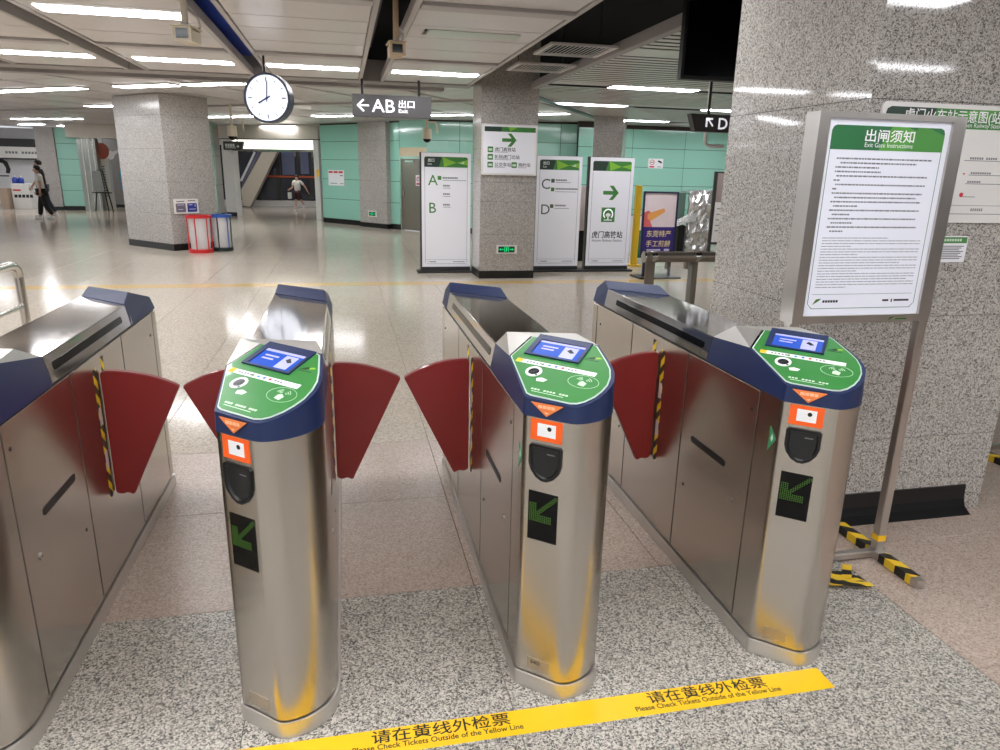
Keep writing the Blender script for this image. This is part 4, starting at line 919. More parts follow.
plate('header_groove', rect(-.1, 2.63, OL, 2.66), bo_, -.28, -.02, DARK, of)
plate('jamb', rect(-.02, 0, .42, 2.63), bo_, -.3, .0, WHITEP, of); plate('jamb_skirting', rect(-.02, 0, .42, .14), bo_, 0, .012, BLACKSK, of)
jr = plate('jamb', rect(OL - .2, 0, OL, 2.63), bo_, -.3, 0, WHITEP, of)
plate('yellow_mark', rect(OL - .12, 1.45, OL - .02, 1.68), bo_, 0, .002, M('yellow_tape', (0, 0, 0)), jr)
lp = plate('light_band', rect(.46, 2.32, OL - .2, 2.62), bo_, -.26, -.04, M('lit_band', (255, 252, 240), .5, 0, 1.0, (255, 250, 236), var=0), of)
plate('door_track', rect(.42, 2.25, OL - .2, 2.32), bo_, -.28, 0, CHROME, of)
fsg = thing('hanging_sign', 'small dark hanging sign over the left jamb of the wide opening', 'hanging sign', bo_.p(.35, 2.3, .2))
sgn_b = B(bo_.p(.32, 2.27, .25), bo_.u, (0, 0, 1), bo_.n)
plate('board', [(0, 0), (.72, 0), (.82, .28), (0, .28)], sgn_b, 0, .08, M('sign_charcoal', (0, 0, 0)), fsg)
plates('lettering', [rect(.08 + i * .1, .1, .16 + i * .1, .2) for i in range(4)] + [rect(.08, .055, .5, .08), [(.52, .12), (.58, .12), (.58, .17), (.66, .11), (.58, .06), (.58, .1), (.52, .1)]], sgn_b, .08, .082, WHITE, fsg)
tube('hanger_rod', [sgn_b.p(.55, .28, .04), sgn_b.p(.55, .85, .04)], .015, BLACK, fsg, 6)
# hall beyond
wn = struct(box('window_1', -5.6, -.2, 35.6, 35.7, 0, 3.0, M('dim_room', (30, 32, 42), .5)))
for k, (xa, xb) in enumerate(((-5.4, -4.7), (-4.62, -3.75), (-3.67, -2.85), (-2.77, -2.0), (-1.92, -1.45), (-1.37, -.5))):
    box('pane', xa, xb, 34.66, 34.68, .3, 2.62, M('tinted_glass', (62, 66, 78), .06, 0, var=.1, scale=1.0, coat=.6), wn)
for x in (-4.66, -3.71, -2.81, -1.96, -1.41, -.46): box('mullion', x - .07, x + .07, 34.56, 34.7, .22, 2.7, DARK, wn)
box('sill', -5.6, -.3, 34.4, 34.75, 0, .26, WHITEP, wn); box('transom', -5.6, -.3, 34.5, 34.72, 2.62, 3.05, WHITEP, wn)
box('orange_rail', -3.3, -.5, 34.5, 34.54, 1.28, 1.36, M('orange_rail', (214, 96, 50), .4, 0), wn)
box('blue_sheet', -2.65, -2.1, 34.6, 34.65, 1.4, 2.55, M('pale_blue_sheet', (128, 138, 176), .6), wn); box('blue_sheet', -1.85, -1.45, 34.6, 34.65, 1.45, 2.5, M('pale_blue_sheet', (0, 0, 0)), wn)
es = thing('escalator', 'beige sloping escalator truss rising beyond the wide opening', 'escalator', (-3.9, 33.2, 0))
by = Fb(0, 33.0)
def pp(px, py): q = at(px, py, 1, 33.0); return (q.x, max(q.z, 0))
plate('truss', [pp(243, 205), pp(241, 190), pp(262, 152), pp(277, 152), pp(250, 207)], by, -1.1, 0, M('beige_truss', (188, 178, 162), .45), es)
plate('balustrade', [pp(241, 189), pp(242, 181), pp(257, 152), pp(261, 152)], by, -.9, -.1, M('dark_glass', (96, 96, 116), .1, coat=.6), es)
plate('blue_side', [pp(250, 168), pp(258, 152), pp(270, 152), pp(262, 166)], by, -1.25, -1.12, M('blue_side', (40, 46, 120), .4), es)
tube('handrail', [Vector((pp(241, 181)[0], 32.98, pp(241, 181)[1])), Vector((pp(255, 152)[0], 32.98, pp(255, 152)[1]))], .05, M('pale_rail', (206, 206, 210), .4), es, 8)

# ------------------------------------------------------------------ far left: pillar, teal wall, shop
YL = 30.0
def pxbox(name, px0, px1, y, z0, z1, mat, parent, d=.3, pyref=168):
    a, b_ = at(px0, pyref, 1, y).x, at(px1, pyref, 1, y).x
    return box(name, a, b_, y, y + d, z0, z1, mat, parent)
x0_, x1_ = at(39, 168, 1, YL).x, at(58, 168, 1, YL).x
fp_ = pillar('stone_pillar', [(x0_, YL), (x1_, YL), (x1_, YL + .7), (x0_, YL + .7)], [0, .15, .8, 1.45, 2.1, 2.95], FARPIL, 'pale granite pillar behind the two walking people at far left', skirt=.13)
wl, wlb = panelwall('wall_left_teal', (x1_ + .01, YL + .05), (at(80, 168, 1, YL).x, YL + .05), 2.95, 1, [.15, .72, 1.28, 1.85, 2.4, 2.95])
wd_ = struct(pxbox('wall_left_jamb', 80, 98, YL, 0, 2.62, STEELF, None, .4))
for px in (84, 90, 95): pxbox('jamb_strip', px, px + 1.3, YL - .03, 0, 2.6, CHROME, wd_, .03)
struct(pxbox('wall_left_header', 70, 240, YL - .25, 2.62, 3.1, M('beige_header', (0, 0, 0)), None, .24))
struct(pxbox('wall_left_grey', 96, 203, YL + 2.2, .0, 3.1, M('grey_wall', (132, 130, 128), .6), None, .2))
struct(pxbox('baseboard_left', 96, 203, YL + 2.17, .0, .12, BLACKSK, None, .03))
gc = thing('display_column', 'white display column with a black grid beside the far easel', 'display column', (at(104, 168, 1, 30.8).x, 30.9, 0))
pxbox('column', 99, 109, 30.8, 0, 2.3, WHITEP, gc, .3)
for k in range(12): pxbox('grid_bar', 99.6, 104.5, 30.78, .5 + k * .1, .53 + k * .1, DARK, gc, .02)
ez = thing('easel', 'black easel board standing at the far left doorway', 'easel', (at(99, 168, 1, 29.5).x, 29.5, 0))
ex = at(99, 168, 1, 29.5).x
for dx in (-.25, .25): tube('leg', [(ex + dx * 1.2, 29.5, 0), (ex + dx * .3, 29.55, 1.5)], .025, BLACK, ez, 6)
tube('leg', [(ex, 30.0, 0), (ex, 29.58, 1.5)], .025, BLACK, ez, 6); box('ledge', ex - .32, ex + .32, 29.4, 29.52, .66, .7, BLACK, ez)
mobj('board', [(ex - .28, 29.46, .72), (ex + .1, 29.46, .72), (ex + .02, 29.52, 1.45), (ex - .28, 29.52, 1.45), (ex - .28, 29.49, .72), (ex + .1, 29.49, .72), (ex + .02, 29.55, 1.45), (ex - .28, 29.55, 1.45)], [(0, 1, 2, 3), (7, 6, 5, 4), (0, 4, 5, 1), (1, 5, 6, 2), (2, 6, 7, 3), (3, 7, 4, 0)], M('grey_board', (120, 122, 118), .5), ez)
rs = thing('shop_emblem', 'red-brown and white shop emblem hanging above the far easel', 'emblem', at(102, 152, 1, 30.6))
be = Fb(0, 30.6)
cp = at(102, 151, 1, 30.6); plate('red_patch', disc(cp.x, cp.z, .26, 18, 1.15), be, 0, .06, M('red_brown', (172, 86, 68), .5), rs)
cp = at(110, 155, 1, 30.6); plate('white_patch', disc(cp.x, cp.z, .17, 14, 1.0), be, 0, .05, WHITEP, rs)
plate('white_patch', [(cp.x, cp.z + .1), (cp.x + .32, cp.z + .2), (cp.x + .3, cp.z + .1), (cp.x + .12, cp.z - .05)], be, 0, .04, WHITEP, rs)
tube('hanger_rod', [(cp.x - .2, 30.63, cp.z + .3), (cp.x - .2, 30.63, 3.112)], .01, DARK, rs, 6)
bb_ = thing('pole_placard', 'small bright blue placard by the grey wall, left of the wide pillar', 'placard', at(121, 187, 1, 31.5)); pxbox('panel', 119, 124, 31.5, .75, 1.5, M('cyan_panel', (60, 170, 214), .5), bb_, .05); tube('pole', [(at(121.5, 168, 1, 31.5).x, 31.55, 0), (at(121.5, 168, 1, 31.5).x, 31.55, .75)], .03, DARK, bb_, 6)
# shop
struct(box('wall_shop', -19, x0_ - .4, 34.2, 34.4, 0, 3.05, M('shop_white', (214, 214, 216), .5)))
sf = thing('shop_sign', 'white shop fascia with small dark lettering at the far left edge', 'shop sign', (-14.0, 33.9, 1.9))
box('fascia', -17.5, at(36, 152, 1, 33.8).x, 33.8, 34.15, 1.86, 2.3, WHITEP, sf); box('soffit', -17.5, at(34, 142, 1, 33.8).x, 33.82, 34.15, 2.3, 2.62, DARK, sf); box('lower_edge', -17.5, at(36, 158, 1, 33.8).x, 33.82, 34.15, 1.8, 1.86, DARK, sf)
bsf = Fb(0, 33.8); fx = at(2, 152, 1, 33.8).x
plates('lettering', [rect(fx + i * .12, 2.03, fx + i * .12 + .085, 2.12) for i in range(11) if i not in (0, 5)], bsf, 0, .003, GREYINK, sf)
pg = thing('portrait_graphic', 'black hair portrait graphic on the white shop wall at the left edge', 'wall graphic', at(4, 168, 1, 34.19)); bpg = Fb(0, 34.2)
qq = at(3, 168, 1, 34.2)
plate('hair', [(qq.x - .3, qq.z + .3), (qq.x, qq.z + .38), (qq.x + .2, qq.z + .25), (qq.x + .28, qq.z - .05), (qq.x + .22, qq.z - .22), (qq.x + .08, qq.z - .2), (qq.x + .12, qq.z), (qq.x + .02, qq.z + .2), (qq.x - .2, qq.z + .22)], bpg, 0, .01, INK, pg)
plate('caption', rect(qq.x - .25, qq.z - .34, qq.x + .18, qq.z - .29), bpg, 0, .01, INK, pg)
ct = thing('shop_counter', 'white shop counter with dark print behind the walking people', 'counter', (at(22, 200, 1, 30.5).x, 30.7, 0))
c0, c1 = at(12, 195, 1, 30.5).x, at(31, 195, 1, 30.5).x
box('body', c0, c1, 30.5, 31.1, 0, .93, WHITEP, ct, .01); bct = Fb(0, 30.5)
plates('print', [rect(c0 + .08 + i * .13, .42, c0 + .18 + i * .13, .53) for i in range(5)], bct, 0, .003, INK, ct); plate('print', rect(c0 + .06, .66, c0 + .32, .72), bct, 0, .003, M('marker_red', (0, 0, 0)), ct)
for k, px in enumerate((15, 21)):
    j = thing('blue_bottle', ('left' if k == 0 else 'right') + ' dark blue bottle pack on the shop counter', 'bottle', (at(px, 184, 1, 30.7).x, 30.75, .93), 'bottles on the shop counter')
    xq = at(px, 184, 1, 30.7).x; tube('body', [(xq, 30.75, .93), (xq, 30.75, 1.1), (xq, 30.75, 1.16)], [.1, .1, .04], M('bottle_blue', (36, 62, 150), .25), j, 12); tube('cap', [(xq, 30.75, 1.16), (xq, 30.75, 1.21)], .035, WHITEP, j, 8)
bx = thing('cardboard_box', 'tan crate on the floor left of the shop counter', 'crate', (at(7, 205, 1, 30.2).x, 30.4, 0)); xa = at(1, 205, 1, 30.2).x; xb = at(9, 205, 1, 30.2).x
box('carton', xa, xb, 30.2, 30.6, 0, .72, M('tan_card', (178, 158, 140), .6), bx, .005); box('lid', xa - .02, xb + .02, 30.18, 30.62, .72, .76, M('tan_card', (0, 0, 0)), bx, .004)

# ------------------------------------------------------------------ waste bins by the left pillar
REDP = M('red_bin', (196, 34, 38), .4); BLUP = M('blue_bin', (44, 88, 170), .4); GRNP = M('dark_green_bin', (34, 48, 44), .4)
def waste_bin(cx, cy, top, bot, label, r=.2):
    b = thing('waste_bin', label, 'waste bin', (cx, cy, 0), 'transparent waste bins'); bs = Zb(cx, cy)
    tube('bottom_tray', [(cx, cy, 0), (cx, cy, .07)], r + .015, bot, b, 24)
    ring('top_ring', bs, 0, 0, r - .03, r + .03, .70, .755, top, b, 28)
    for k in range(6):
        t = math.radians(60 * k + 20); tube('frame_rod', [(cx + math.cos(t) * r, cy + math.sin(t) * r, .07), (cx + math.cos(t) * r, cy + math.sin(t) * r, .7)], .012, top if k % 2 else bot, b, 6)
    V = []
    for i in range(18):
        for z_, rr in ((.075, r - .045), (.3, r - .03), (.69, r - .022)):
            t = 2 * math.pi * i / 18; w = 1 + .05 * math.sin(i * 2.6 + z_ * 9); V.append((cx + math.cos(t) * rr * w, cy + math.sin(t) * rr * w, z_))
    F = [(i * 3 + q, ((i + 1) % 18) * 3 + q, ((i + 1) % 18) * 3 + q + 1, i * 3 + q + 1) for i in range(18) for q in (0, 1)] + [tuple(i * 3 for i in range(18))]
    mobj('bag', V, F, M('clear_bag', (236, 234, 232), .3, 0, alpha=.55, var=0), b, smooth=60)
waste_bin(-2.93, 15.78, REDP, REDP, 'clear waste bin with a red rim and base by the left pillar', .23)
waste_bin(-2.56, 16.1, BLUP, GRNP, 'clear waste bin with a blue rim behind the red one')
bsn = thing('bin_sign', 'white sign with a grey and a blue square above the waste bins', 'sign', (-3.1, 16.35, .8))
db_ = Vector((.78, .75)).normalized(); bbs = B((-3.48, 15.98, 0), (db_.x, db_.y, 0), (0, 0, 1), (db_.y, -db_.x, 0))
plate('board', rect(.06, .76, .62, 1.06), bbs, .005, .02, WHITEP, bsn)
plate('square', rrect(.1, .79, .32, .97, .02), bbs, .02, .022, M('sign_mauve', (112, 104, 116), .5), bsn); plate('square', rrect(.36, .79, .58, .97, .02), bbs, .02, .022, M('sign_blue', (38, 52, 140), .5), bsn)
plates('print', [rect(.13, .93, .29, .945), rect(.15, .84, .26, .855), rect(.39, .93, .48, .945), rect(.4, .84, .55, .855), rect(.53, .9, .55, .94)], bbs, .022, .0226, M('pale_lilac_print', (196, 196, 226), .5, var=0), bsn)
plates('print', [rect(.12, 1.0, .3, 1.02), rect(.38, 1.01, .56, 1.03)], bbs, .02, .0206, GREYINK, bsn)

# ------------------------------------------------------------------ notices on the teal walls and door
nn = thing('wall_notice', 'white notice with red headings on the teal wall right of the opening', 'notice', wb1.p(.85, 1.2, .02))
nb = plate('board', rect(.36, 1.2, 1.14, 1.68), wb1, .002, .02, SIGNW, nn)
plates('heading', [rect(.39 + i * .25, 1.59, .6 + i * .25, 1.65) for i in range(3)], wb1, .02, .021, M('marker_red', (0, 0, 0)), nb)
plates('print', [rect(.95, 1.5, 1.1, 1.53), rect(.45, 1.26, .8, 1.28), rect(.95, 1.26, 1.1, 1.28)], wb1, .02, .021, GREYINK, nb)
pd = thing('prohibition_sign', 'small white and red prohibition sign on the steel door', 'sign', bd_.p(.55, 1.3, 0))
k0 = DL * .58
plate('board', rect(k0, 1.3, k0 + .2, 1.6), bd_, -.028, -.02, SIGNW, pd); ring('ring', bd_, k0 + .1, 1.49, .05, .07, -.02, -.018, M('marker_red', (0, 0, 0)), pd, 16); plate('figure', [(k0 + .07, 1.45), (k0 + .09, 1.45), (k0 + .13, 1.53), (k0 + .11, 1.53)], bd_, -.02, -.018, INK, pd); plate('band', rect(k0 + .03, 1.33, k0 + .17, 1.38), bd_, -.02, -.018, M('marker_red', (0, 0, 0)), pd)
p2 = at(655.5, 163.5, 1, 19.2); bw = Fb(0, 19.2)
sm = thing('safety_sign', 'small white no-smoking and camera sign on the right teal wall', 'sign', (p2.x, 19.18, p2.z - .13))
plate('board', rect(p2.x - .22, p2.z - .13, p2.x + .22, p2.z + .13), bw, .002, .014, SIGNW, sm); ring('ring', bw, p2.x - .11, p2.z + .03, .055, .072, .014, .016, M('marker_red', (0, 0, 0)), sm, 16); plate('cigarette', rect(p2.x - .15, p2.z + .02, p2.x - .07, p2.z + .04), bw, .014, .016, INK, sm); plate('band', rect(p2.x - .18, p2.z - .11, p2.x - .04, p2.z - .07), bw, .014, .016, M('marker_red', (0, 0, 0)), sm)
plate('camera_mark', [(p2.x + .05, p2.z + .05), (p2.x + .18, p2.z - .0), (p2.x + .18, p2.z + .05), (p2.x + .08, p2.z + .09)], bw, .014, .016, INK, sm); plate('band', rect(p2.x + .06, p2.z - .1, p2.x + .17, p2.z - .08), bw, .014, .016, GREYINK, sm)

# ------------------------------------------------------------------ poster stand and wrapped machine on the right
ps = thing('poster_stand', 'framed poster stand with a purple lower half and golden lettering', 'poster stand', (5.35, 11.6, 0))
bps = B((5.03, 11.6, .36), (1, 0, 0), (.02, .06, 1), (0, -1, .06))
plates('frame', [rect(0, 0, .03, 1.12), rect(.62, 0, .65, 1.12), rect(.03, 0, .62, .03), rect(.03, 1.09, .62, 1.12)], bps, -.02, .012, M('navy_frame', (40, 44, 70), .4), ps)
pf = plate('poster', rect(.03, .03, .62, 1.09), bps, -.012, 0, M('purple_print', (62, 48, 132), .45), ps)
art = plate('picture', rect(.03, .52, .62, 1.09), bps, 0, .001, M('blush_print', (238, 222, 226), .5, var=.06, scale=5), pf)
plate('picture_shape', [(.03, .52), (.2, .52), (.14, .64), (.2, .74), (.1, .8), (.03, .76)], bps, .001, .0014, M('rose_print', (226, 108, 110), .5), art)
plate('picture_shape', [(.1, .66), (.16, .62), (.42, .78), (.4, .84), (.2, .78), (.1, .74)], bps, .001, .0016, M('peach_print', (246, 174, 92), .5), art)
text('lettering', '东莞特产', .12, bps, .325, .36, .001, M('gold_print', (236, 214, 160), .5, var=0), pf, 'CENTER', .01, width=.46, shear=.1)
text('lettering', '手工煎餅', .12, bps, .325, .19, .001, M('gold_print', (0, 0, 0)), pf, 'CENTER', .01, width=.46, shear=.1)
plates('small_print', [rect(.11, .115, .38, .14), rect(.45, .11, .55, .145), rect(.12, .07, .56, .085)], bps, 0, .001, M('lilac_print', (206, 200, 236), .5, var=0), pf)
for x in (5.12, 5.6): box('leg', x - .02, x + .02, 11.57, 11.62, .03, .5, M('navy_frame', (0, 0, 0)), ps)
box('base', 4.98, 5.75, 11.4, 11.85, 0, .03, DARK, ps, .004)
yp = thing('yellow_post', 'yellow upright post behind the arrow sign', 'post', (5.62, 13.2, 0))
box('post', 5.55, 5.66, 13.15, 13.25, .03, 1.55, M('yellow_post', (230, 188, 40), .4), yp, .006); box('foot', 5.5, 5.71, 13.05, 13.35, 0, .03, M('yellow_post', (0, 0, 0)), yp)
wcab = thing('narrow_kiosk', 'narrow white kiosk with a black base between the two right standing signs', 'kiosk', (4.62, 14.0, 0))
xw = at(582, 200, 1, 14.0).x; box('board', xw - .1, xw + .1, 14, 14.06, .62, 1.5, M('pale_panel', (236, 224, 224), .5), wcab); box('base', xw - .1, xw + .1, 13.98, 14.1, 0, .62, BLACK, wcab)
wb_ = thing('white_cabinet', 'slim white cabinet left of the purple poster', 'cabinet', (6.5, 15.2, 0)); xw = at(640, 225, 1, 15.0).x
box('body', xw - .13, xw + .13, 15, 15.3, 0, .86, WHITEP, wb_, .01); box('top', xw - .14, xw + .14, 14.99, 15.31, .86, .89, GREYP, wb_); box('door', xw - .11, xw + .05, 14.985, 15, .05, .82, M('pale_panel', (0, 0, 0)), wb_)
xg = at(640.5, 236, 1, 14.6).x; gb = thing('green_jug', 'green jug on the floor before the slim white cabinet', 'jug', (xg, 14.6, 0))
tube('body', [(xg, 14.6, 0), (xg, 14.6, .46), (xg, 14.6, .53)], [.1, .1, .05], M('green_jug', (24, 110, 80), .35), gb, 12); tube('cap', [(xg, 14.6, .53), (xg, 14.6, .58)], .04, M('green_jug', (0, 0, 0)), gb, 10); tube('handle', [(xg + .08, 14.56, .42), (xg + .13, 14.56, .48), (xg + .05, 14.56, .55)], .014, M('green_jug', (0, 0, 0)), gb, 6)
# foil wrapped machine: draped crinkled sheet over a cabinet
fm = thing('wrapped_machine', 'machine wrapped in crinkled silver foil beside the big pillar', 'wrapped machine', (8.2, 15.9, 0))
fx0, fx1 = at(688, 220, 1, 15.6).x, at(714, 220, 1, 15.6).x
box('cabinet', fx0 + .03, fx1 - .03, 15.66, 16.2, 0, .6, WHITEP, fm); box('dark_base', at(679, 220, 1, 15.7).x, fx0 - .01, 15.7, 16.2, 0, .62, BLACK, fm)
box('shelf', at(679, 220, 1, 15.7).x, fx0 - .01, 15.8, 16.2, .62, 1.36, M('grey_green', (92, 116, 106), .5), fm)
FOIL = M('silver_foil', (222, 222, 222), .26, .9)
rg = random.Random(5); nx, nz = 12, 16; V = []; F = []
for j in range(nz + 1):
    for i in range(nx + 1):
        z_ = .06 + (1.42 - .06) * j / nz; V.append((fx0 + (fx1 - fx0) * i / nx + rg.uniform(-.02, .02), 15.6 + rg.uniform(-.035, .03) + .04 * math.sin(j * .9), z_ + rg.uniform(-.02, .02)))
for j in range(nz + 1):
    for i in range(nx + 1): V.append((V[j * (nx + 1) + i][0], V[j * (nx + 1) + i][1] + (.62 if j == nz else .06), V[j * (nx + 1) + i][2]))
S = (nx + 1) * (nz + 1)
for j in range(nz):
    for i in range(nx):
        a = j * (nx + 1) + i; F += [(a, a + 1, a + nx + 2), (a, a + nx + 2, a + nx + 1), (S + a + 1, S + a, S + a + nx + 1, S + a + nx + 2)]
for i in range(nx): F += [(nz * (nx + 1) + i, nz * (nx + 1) + i + 1, S + nz * (nx + 1) + i + 1, S + nz * (nx + 1) + i), (i + 1, i, S + i, S + i + 1)]
for j in range(nz): F += [(j * (nx + 1), (j + 1) * (nx + 1), S + (j + 1) * (nx + 1), S + j * (nx + 1)), ((j + 1) * (nx + 1) + nx, j * (nx + 1) + nx, S + j * (nx + 1) + nx, S + (j + 1) * (nx + 1) + nx)]
mobj('foil_sheet', V, F, FOIL, fm)
mobj('foil_tail', [(fx0 + .1, 15.55, .95), (fx0 + .15, 15.5, .75), (fx0 - .45, 15.58, .55), (fx0 - .4, 15.62, .68), (fx0 + .1, 15.58, .95), (fx0 + .15, 15.53, .75), (fx0 - .45, 15.61, .55), (fx0 - .4, 15.65, .68)], [(0, 1, 2, 3), (7, 6, 5, 4), (0, 4, 5, 1), (1, 5, 6, 2), (2, 6, 7, 3), (3, 7, 4, 0)], FOIL, fm)
lb_ = thing('framed_board', 'white framed board leaning beside the big pillar', 'board', (8.1, 14.6, 0))
xl = at(713, 200, 1, 14.6).x
box('frame', xl, xl + .06, 14.6, 14.66, 0, 1.85, DARK, lb_); box('sheet', xl + .06, xl + .7, 14.61, 14.65, .33, 1.2, WHITEP, lb_); box('upper_sheet', xl + .06, xl + .7, 14.61, 14.65, 1.2, 1.82, M('mauve_sheet', (150, 136, 132), .5), lb_); box('frame', xl + .7, xl + .76, 14.6, 14.66, 0, 1.85, DARK, lb_); box('frame', xl + .06, xl + .7, 14.6, 14.66, 1.82, 1.85, DARK, lb_); box('frame', xl + .06, xl + .7, 14.6, 14.66, 0.28, .33, DARK, lb_)
plates('small_print', [rect(xl + .12, 1.05 - k * .12, xl + .5, 1.07 - k * .12) for k in range(5)], Fb(0, 14.61), 0, .002, GREYINK, lb_)

# ------------------------------------------------------------------ people
SKIN = M('skin', (206, 160, 134), .55); HAIR = M('black_hair', (24, 18, 16), .5)
def skinmesh(name, nodes, edges, mat, parent, extra=None, sub=1):
    me = bpy.data.meshes.new(name); me.from_pydata([n[0] for n in nodes], edges, []); me.update()
    o = bpy.data.objects.new(name, me); COL.objects.link(o)
    m = o.modifiers.new('s', 'SKIN'); m.use_smooth_shade = True
    for i, n in enumerate(nodes):
        sv = me.skin_vertices[0].data[i]; sv.radius = n[1] if isinstance(n[1], tuple) else (n[1], n[1]); sv.use_root = i == 0
    s = o.modifiers.new('u', 'SUBSURF'); s.levels = sub; s.render_levels = sub
    out = bpy.data.meshes.new_from_object(o.evaluated_get(bpy.context.evaluated_depsgraph_get()))
    bpy.data.objects.remove(o)
    if extra:
        bm = bmesh.new(); bm.from_mesh(out)
        for v, f in extra:
            vs = [bm.verts.new(q) for q in v]
            for q in f: bm.faces.new([vs[i] for i in q])
        bm.to_mesh(out); bm.free()
    for p in out.polygons: p.use_smooth = True
    out.materials.clear(); out.materials.append(mat); out.name = name
    return out
def person(loc, rz, h, label, shirt, pants, legs, arms, shorts=False, bag=None, shoes=(236, 236, 234), lean=0.0):
    """local figure faces -Y; legs/arms give the stride angles in degrees (left, right)"""
    r = thing('person', label, 'person', loc); k = h / 1.70; Rz = Matrix.Rotation(rz, 4, 'Z'); L = Vector(loc)
    def W_(p): return L + Rz @ (Vector(p) * k)
    def leg(s, a, kb):
        a, kb = math.radians(a), math.radians(kb); hip = Vector((.09 * s, 0, .9)); kn = hip + Vector((0, -math.sin(a) * .43, -math.cos(a) * .43)); b = a - kb
        an = kn + Vector((0, -math.sin(b) * .4, -math.cos(b) * .4)); toe = an + Vector((0, -.15 * math.cos(kb * .8), -.05 - .1 * math.sin(kb))); return hip, kn, an, toe
    lg = [leg(-1, *legs[0]), leg(1, *legs[1])]
    dz = min(min(q[2].z - .06, q[3].z - .02) for q in lg)
    def D(p): return Vector((p[0], p[1], p[2] - dz))
    lg = [[D(p) for p in q] for q in lg]
    def arm(s, a, eb, out):
        a, eb, out = math.radians(a), math.radians(eb), math.radians(out); sh = Vector((.18 * s, 0, 1.41)); el = sh + Vector((math.sin(out) * .28 * s, -math.sin(a) * .28, -math.cos(a) * .28 * math.cos(out))); b = a + eb
        wr = el + Vector((math.sin(out) * .2 * s, -math.sin(b) * .25, -math.cos(b) * .25)); d = (wr - el).normalized(); return sh, el, wr, wr + d * .09
    am = [[D(p) for p in arm(-1, *arms[0])], [D(p) for p in arm(1, *arms[1])]]
    fwd = Vector((0, -lean, 0))
    core = [((0, 0, .95), (.13, .1)), ((0, 0, 1.1), (.115, .085)), ((0, 0, 1.28), (.14, .095)), ((0, 0, 1.42), (.075, .07)), ((0, -.015, 1.5), (.05, .05)), ((0, -.03, 1.57), (.075, .085)), ((0, -.02, 1.65), (.062, .075))]
    core = [(D(p) + fwd * ((p[2] - .95) / .7), rr) for p, rr in core]
    sh_off = fwd * .66
    for a in am:
        for i in range(4): a[i] = a[i] + sh_off
    nodes = list(core); edges = [(i, i + 1) for i in range(6)]
    for q in lg:
        b = len(nodes); nodes += [(q[0], .085), (q[1], .055), (q[2], .038), (q[3], .032)]; edges += [(0, b), (b, b + 1), (b + 1, b + 2), (b + 2, b + 3)]
    for q in am:
        b = len(nodes); nodes += [(q[0], .052), (q[1], .042), (q[2], .03), (q[3] * .6 + q[2] * .4, (.036, .02))]; edges += [(2 if False else 3, b), (b, b + 1), (b + 1, b + 2), (b + 2, b + 3)]
    nose = core[5][0] + Vector((0, -.1, .0)); b = len(nodes); nodes.append((nose, .016)); edges.append((5, b))
    ex = []
    for s, q in zip((-1, 1), am):
        d = (q[3] - q[2]).normalized(); side = Vector((0, 1, 0)).cross(d); side = side.normalized() if side.length > .1 else Vector((1, 0, 0)); fw = d.cross(side)
        base = q[2] + d * .06
        for i, ln in enumerate((.06, .075, .08, .072)):
            o_ = fw * (-.03 + .02 * i); v, f = tubedata([W_(base + o_), W_(base + o_ + d * ln * .55 - side * s * .006), W_(base + o_ + d * ln - side * s * .02)], .009 * k, 6); ex.append((v, f))
        v, f = tubedata([W_(q[2] + d * .02 + fw * .02), W_(q[2] + d * .055 + fw * .05), W_(q[2] + d * .085 + fw * .055)], .01 * k, 6); ex.append((v, f))
    conv = [(W_(p), tuple(q * k for q in (rr if isinstance(rr, tuple) else (rr, rr)))) for p, rr in nodes]
    fin(bpy.data.objects.new('body', skinmesh('body', conv, edges, SKIN, r, ex)), r)
    def cloth(name, nd, ed, mat):
        fin(bpy.data.objects.new(name, skinmesh(name, [(W_(p), tuple(q * k for q in (rr if isinstance(rr, tuple) else (rr, rr)))) for p, rr in nd], ed, mat, r)), r)
    nd = [(core[0][0] + Vector((0, 0, -.03)), (.165, .135)), (core[1][0], (.155, .125)), (core[2][0], (.175, .13)), (core[3][0] + Vector((0, 0, -.01)), (.095, .09))]
    ed = [(0, 1), (1, 2), (2, 3)]
    for q in am:
        b = len(nd); nd += [(q[0], .075), (q[0] * .3 + q[1] * .7, .068)]; ed += [(3, b), (b, b + 1)]
    cloth('shirt', nd, ed, shirt)
    nd = [(core[0][0] + Vector((0, 0, -.02)), (.15, .12))]; ed = []
    for q in lg:
        b = len(nd)
        if shorts: nd += [(q[0], .11), (q[0] * .15 + q[1] * .85, .095)]; ed += [(0, b), (b, b + 1)]
        else: nd += [(q[0], .108), (q[1], .08), (q[2] + Vector((0, 0, .03)), .066)]; ed += [(0, b), (b, b + 1), (b + 1, b + 2)]
    cloth('shorts' if shorts else 'trousers', nd, ed, pants)
    SM = M('shoe_%d' % shoes[0], shoes, .5)
    for q in lg:
        v, f = tubedata([W_(q[2] + Vector((0, .05, -.035))), W_(q[2] * .5 + q[3] * .5 + Vector((0, .0, -.01))), W_(q[3] + Vector((0, -.03, .0)))], [.05 * k, .052 * k, .03 * k], 10); mobj('shoe', v, f, SM, r, smooth=60)
    hc = core[6][0] + Vector((0, .022, .0)); V = []; F = []
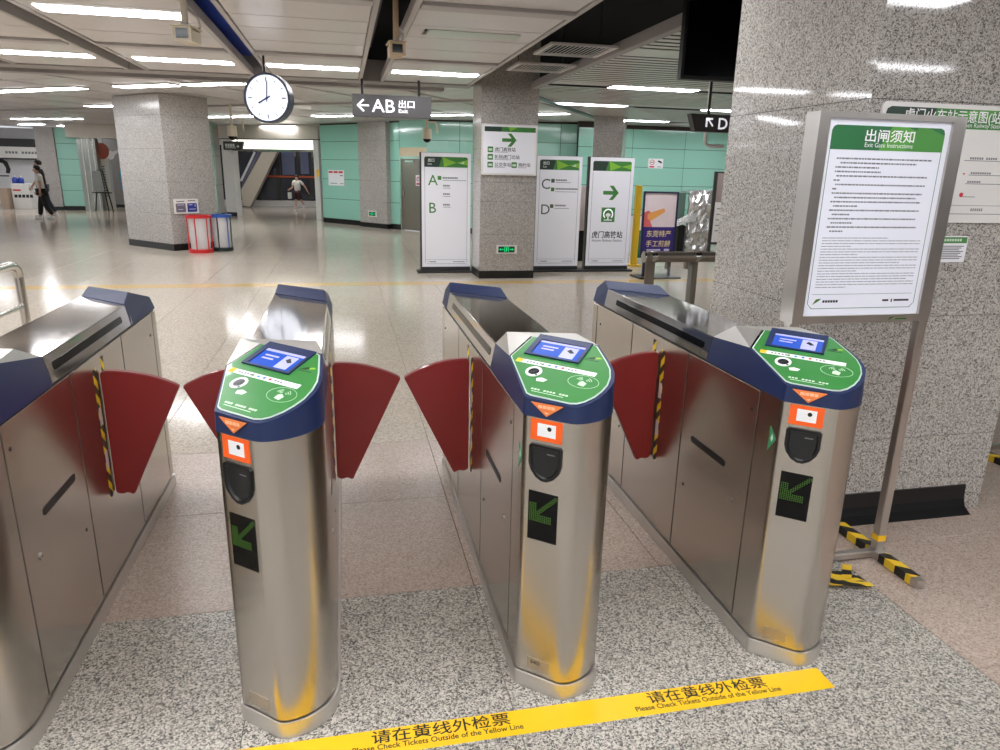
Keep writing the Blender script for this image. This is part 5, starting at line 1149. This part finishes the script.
    for j in range(7):
        t = math.pi * .5 * (1 - j / 4.2)
        for i in range(12):
            u = 2 * math.pi * i / 12; f_ = 1.0 if math.sin(u) > -.3 else .86; zz = math.sin(t) * .105 if j < 5 or math.sin(u) > -.2 else math.sin(math.pi * .5 * (1 - 4 / 4.2)) * .105
            V.append(W_(hc + Vector((math.cos(u) * math.cos(t) * .098, math.sin(u) * math.cos(t) * .115 * f_, zz - .005))))
    for j in range(6): F += [(j * 12 + i, j * 12 + (i + 1) % 12, (j + 1) * 12 + (i + 1) % 12, (j + 1) * 12 + i) for i in range(12)]
    F.append(tuple(range(12))); mobj('hair', V, F, HAIR, r, smooth=70)
    for s in (-1, 1):
        e_ = core[5][0] + Vector((.03 * s, -.082, .02)); v, f = tubedata([W_(e_), W_(e_ + Vector((0, -.008, 0)))], .008 * k, 6); mobj('eye', v, f, HAIR, r)
    if bag:
        q = am[bag[0]][2]; c = q + Vector((.0, -.02, -.28)); v, f = boxdata((-.05, .05, -.13, .13, -.16, .14)); 
        bo2 = mobj('tote_bag', [W_(c + Vector(p)) for p in v], f, bag[1], None, .015 * k); tag(bo2, bag[2], 'bag')
        v, f = tubedata([W_(c + Vector((0, -.06, .14))), W_(q + Vector((0, -.01, -.07))), W_(c + Vector((0, .06, .14)))], .008 * k, 6)
    return r
BLK = M('black_cloth', (22, 22, 24), .8); WHC = M('white_cloth', (232, 230, 222), .8)
person((-9.2, 25.2, 0), math.radians(-82), 1.6, 'person in a white shirt and black trousers walking left at far left', WHC, BLK, ((15, 8), (-9, 16)), ((8, 20, 4), (-10, 15, 4)), lean=.05)
person((-9.55, 26.3, 0), math.radians(-82), 1.76, 'person in a black shirt behind the one in white at far left', BLK, M('dark_jeans', (52, 56, 70), .8), ((-10, 14), (12, 6)), ((-14, 15, 5), (12, 25, 4)), lean=.04)
person((-1.8, 30.6, 0), math.radians(-20), 1.42, 'person in a white shirt and dark shorts walking in the wide opening', WHC, M('maroon_shorts', (64, 28, 34), .8), ((10, 4), (-22, 38)), ((10, 60, 12), (-22, 10, 34)), True, (0, M('white_bag', (232, 234, 230), .5), 'white tote bag held by the person in the wide opening'))
